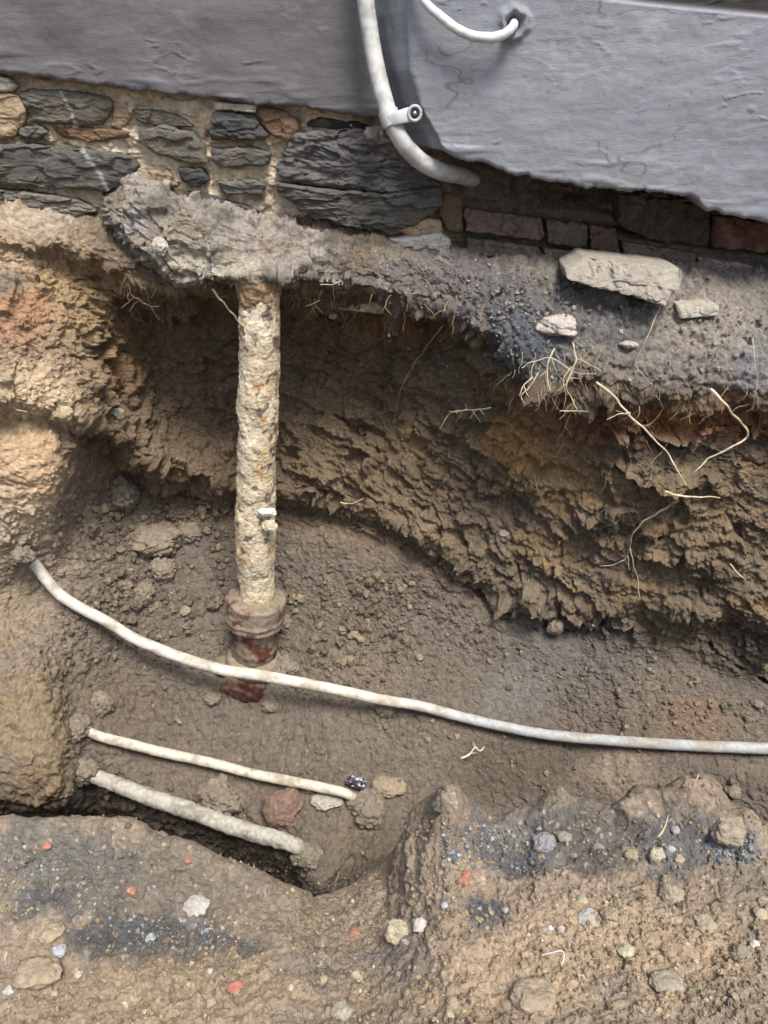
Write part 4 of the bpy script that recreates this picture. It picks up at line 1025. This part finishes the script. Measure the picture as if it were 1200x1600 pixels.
root([(535,440),(520,445),(500,444)], 2.5, 'pale curved rootlet under the footing edge', off=.12, branches=[[(520,445),(522,470)]])
root([(200,440),(205,460),(218,470),(235,480),(248,500)], 2.6, 'wispy root in the dark hollow left of the pipe', off=.10, branches=[[(218,448),(228,455),(235,475)],[(235,480),(250,478)]])
root([(0,617),(15,625),(25,640),(42,643)], 4, 'pale root at the left edge of the left ledge', off=.02, branches=[[(15,625),(8,612)]])
root([(178,668),(200,680),(215,694)], 2, 'fine rootlet in the lower left hollow', off=.03, col=RD, branches=[[(200,680),(236,683),(245,690),(255,710)]])
root([(120,577),(127,590),(138,594)], 2.6, 'tiny pale rootlet on the left face', off=.01)
root([(532,786),(548,786),(568,779)], 2.4, 'small curved rootlet low on the middle face', off=.02)
root([(1176,530),(1180,560),(1184,590),(1180,620)], 2.6, 'thin upright root at the far right of the ash', off=.03, col=srgb(170,156,136), branches=[[(1181,570),(1172,582)],[(1182,580),(1190,590)],[(1180,620),(1176,636),(1165,642)]])
root([(1036,470),(1022,500),(1010,530),(996,575),(1008,588),(1018,602)], 2.6, 'straight root hanging from the large slab', off=.03, col=srgb(166,150,130))
root([(815,575),(835,565),(862,560),(880,572),(905,585),(930,582)], 2.2, 'wiry root running level along the ash edge', off=.03, branches=[[(835,565),(830,585),(838,600)],[(862,560),(870,585)],[(905,585),(912,610)]])
root([(876,655),(890,640),(884,665),(870,690)], 2, 'hair-fine root dangling below the tangle', off=.04, branches=[[(884,665),(892,680)]])
root([(960,640),(985,652),(1000,665),(1020,660),(1035,640)], 2.2, 'fine root crossing behind the long slanting one', off=.03, col=RD)
root([(880,690),(870,720),(876,750),(866,780)], 1.8, 'hair-fine root low between the clay ledges', off=.03, col=RD)
root([(835,740),(838,760),(850,790)], 2, 'hair-fine root in the lower right face', off=.03, col=RD, branches=[[(838,760),(830,750)],[(838,755),(845,745)]])
root([(1045,690),(1030,710),(1018,725)], 2.2, 'fine dark root behind the long slanting one', off=.03, col=RD, branches=[[(1010,690),(1022,715)]])
root([(1140,880),(1152,895),(1165,905)], 2.6, 'short root low at the right of the face', off=.02)
root([(722,1184),(735,1178),(742,1168),(752,1172),(758,1166)], 4.5, 'small white twig lying alone on the trench floor', off=.012, col=srgb(214,206,190), branches=[[(742,1168),(738,1158)],[(735,1178),(745,1176)]], cat='twig')
root([(1028,1308),(1034,1298),(1040,1288)], 5, 'short pale stick poking from the bank rim', off=.01, branches=[[(1040,1288),(1046,1275)]], cat='twig')
root([(1062,1258),(1060,1275),(1068,1294)], 2.2, 'thin stalk on the back of the right bank', off=.01, col=srgb(176,160,136), cat='twig')
root([(1090,1208),(1085,1225),(1080,1250)], 2.4, 'thin upright stalk between floor and right bank', off=.02, col=srgb(180,166,140), cat='twig')
root([(850,1491),(864,1490),(880,1490),(881,1500),(877,1510)], 3.4, 'thin white wire bent at a right angle on the near bank', off=.004, col=srgb(226,224,218), cat='wire')
root([(530,1362),(525,1378),(520,1392)], 4, 'pinkish straight splinter at the end of the slot', off=.012, col=srgb(170,146,140), cat='splinter')

# ================================================================== LOOSE CRUMBS (uncountable)
def crumbs(name, label, regions, total, smin, smax, colors, seed, sink=.2):
    r = np.random.default_rng(seed)
    Vs, Fs, Cs = [], [], []; k = 0
    V0, F0 = IC2
    wsum = sum(g[4] for g in regions)
    for (x0, y0, x1, y1, wgt) in regions:
        for _ in range(int(total*wgt/wsum)):
            # gather in patches
            px = r.uniform(x0, x1); py = r.uniform(y0, y1)
            p, n = surf(px, py)
            if noise(p[None], 7, seed)[0] < r.uniform(-.5, .35): continue
            s = smin*(smax/smin)**(r.random()**2.2)
            U = V0*(1+.62*(r.random((len(V0), 1))-.5)*1.0)
            R_ = r.normal(size=(3, 3)); Q_, _ = np.linalg.qr(R_)
            U = (U*r.uniform(.6, 1.15, 3)) @ Q_.T
            nn_ = n+np.array([0, 0, .6]); nn_ /= np.linalg.norm(nn_)
            Vs.append(U*s+p+nn_*s*.35); Fs.append(F0+k); k += len(V0)
            c = np.asarray(colors[r.integers(len(colors))])*r.uniform(.75, 1.2)
            Cs.append(np.broadcast_to(c, U.shape))
    o = mesh_obj(name, np.concatenate(Vs), np.concatenate(Fs), M_rock, None, np.concatenate(Cs), smooth=False)
    tag(o, label, None, None, 'stuff'); return o
B1, B2, B3 = srgb(118,106,89), srgb(104,93,78), srgb(134,120,98)
crumbs('soil_crumbs', 'loose brown soil crumbs on the trench floor and slopes', [(80,790,370,1040,3),(430,880,720,1080,3),(720,960,1200,1140,2),(100,1040,1200,1230,3),(150,1150,560,1290,1),(440,820,900,960,.6)], 4800, .0016, .0095, [B1, B2, B3, B1], 31)
crumbs('soil_crumbs', 'bigger loose clods heaped on the slope behind the long pipe', [(140,790,360,950,3),(440,900,640,1040,2),(90,930,330,1010,.8)], 1300, .003, .017, [B1, B2, B3, B1], 36)
crumbs('gravel', 'fine pale gravel and grit in the near bank', [(0,1320,600,1600,3),(640,1270,1200,1600,3.5)], 6500, .0010, .0050, [srgb(150,134,108), srgb(136,120,98), srgb(170,156,130), srgb(118,106,92), srgb(146,129,101)], 32)
crumbs('ash_grit', 'blue-grey ash grit in the band along the near bank', [(690,1290,860,1360,2.4),(1100,1295,1180,1350,1.2),(120,1430,340,1500,2),(0,1340,140,1420,1)], 1500, .0012, .0060, [srgb(126,130,131), srgb(106,109,110), srgb(148,153,154), srgb(90,92,93), srgb(120,110,96)], 33)
crumbs('rubble_grit', 'grey crumbs on the ash shelf under the wall', [(560,400,1200,600,3),(700,430,900,560,1),(1000,480,1200,600,.4)], 1500, .0012, .0065, [srgb(120,114,110), srgb(148,140,130), srgb(98,96,98), srgb(128,121,112)], 34)

# fine root hairs hanging from the soil edges
def hairs():
    r = np.random.default_rng(77); Vs, Fs = [], []; k = 0
    for (x0, y0, x1, y1, n) in [(780,545,940,620,44),(450,440,560,500,18),(960,600,1195,660,34),(195,430,262,480,14),(560,455,720,500,18),(700,600,900,720,16),(900,700,1180,860,16)]:
        for _ in range(n):
            px, py = r.uniform(x0, x1), r.uniform(y0, y1); p, nn_ = surf(px, py)
            L_ = r.uniform(.015, .06); m = 9; q = [p+nn_*.002]; v = nn_*.7+np.array([r.normal()*.5, -.2, -.5])
            for i in range(m):
                v = v/np.linalg.norm(v)+r.normal(size=3)*.28+np.array([0, 0, -.10]); q.append(q[-1]+v/np.linalg.norm(v)*L_/m)
            R_, _c = tube_grid(np.array(q), np.linspace(.0006, .0002, m+1)*r.uniform(.7, 1.5), 5)
            Vs.append(R_.reshape(-1, 3)); Fs.append(grid_faces(m+1, 5, wrap=True)+k); k += len(Vs[-1])
    o = mesh_obj('root_hairs', np.concatenate(Vs), np.concatenate(Fs), M_root, None, srgb(176, 154, 120))
    tag(o, 'fine root hairs hanging from the edges of the cut soil', None, None, 'stuff')
hairs()

# moss sprig
mp_, mn_ = surf(1090, 1550)
Vs, Fs = [], []
r = np.random.default_rng(5)
for i in range(46):
    a = r.uniform(0, 6.28); e = np.array([math.cos(a), math.sin(a), 0]); b0 = mp_+e*r.uniform(0, .006)
    tip = b0+e*r.uniform(.001, .005)+np.array([0, 0, r.uniform(.003, .008)]); sd_ = np.cross(e, [0, 0, 1])*.0009
    k = len(Vs); Vs += [b0-sd_, b0+sd_, tip]; Fs.append((k, k+1, k+2))
mo = mesh_obj('moss_tuft', np.array(Vs), Fs, M_root, None, srgb(84, 112, 60)); tag(mo, 'tiny green moss tuft near the bottom right of the bank', 'moss')
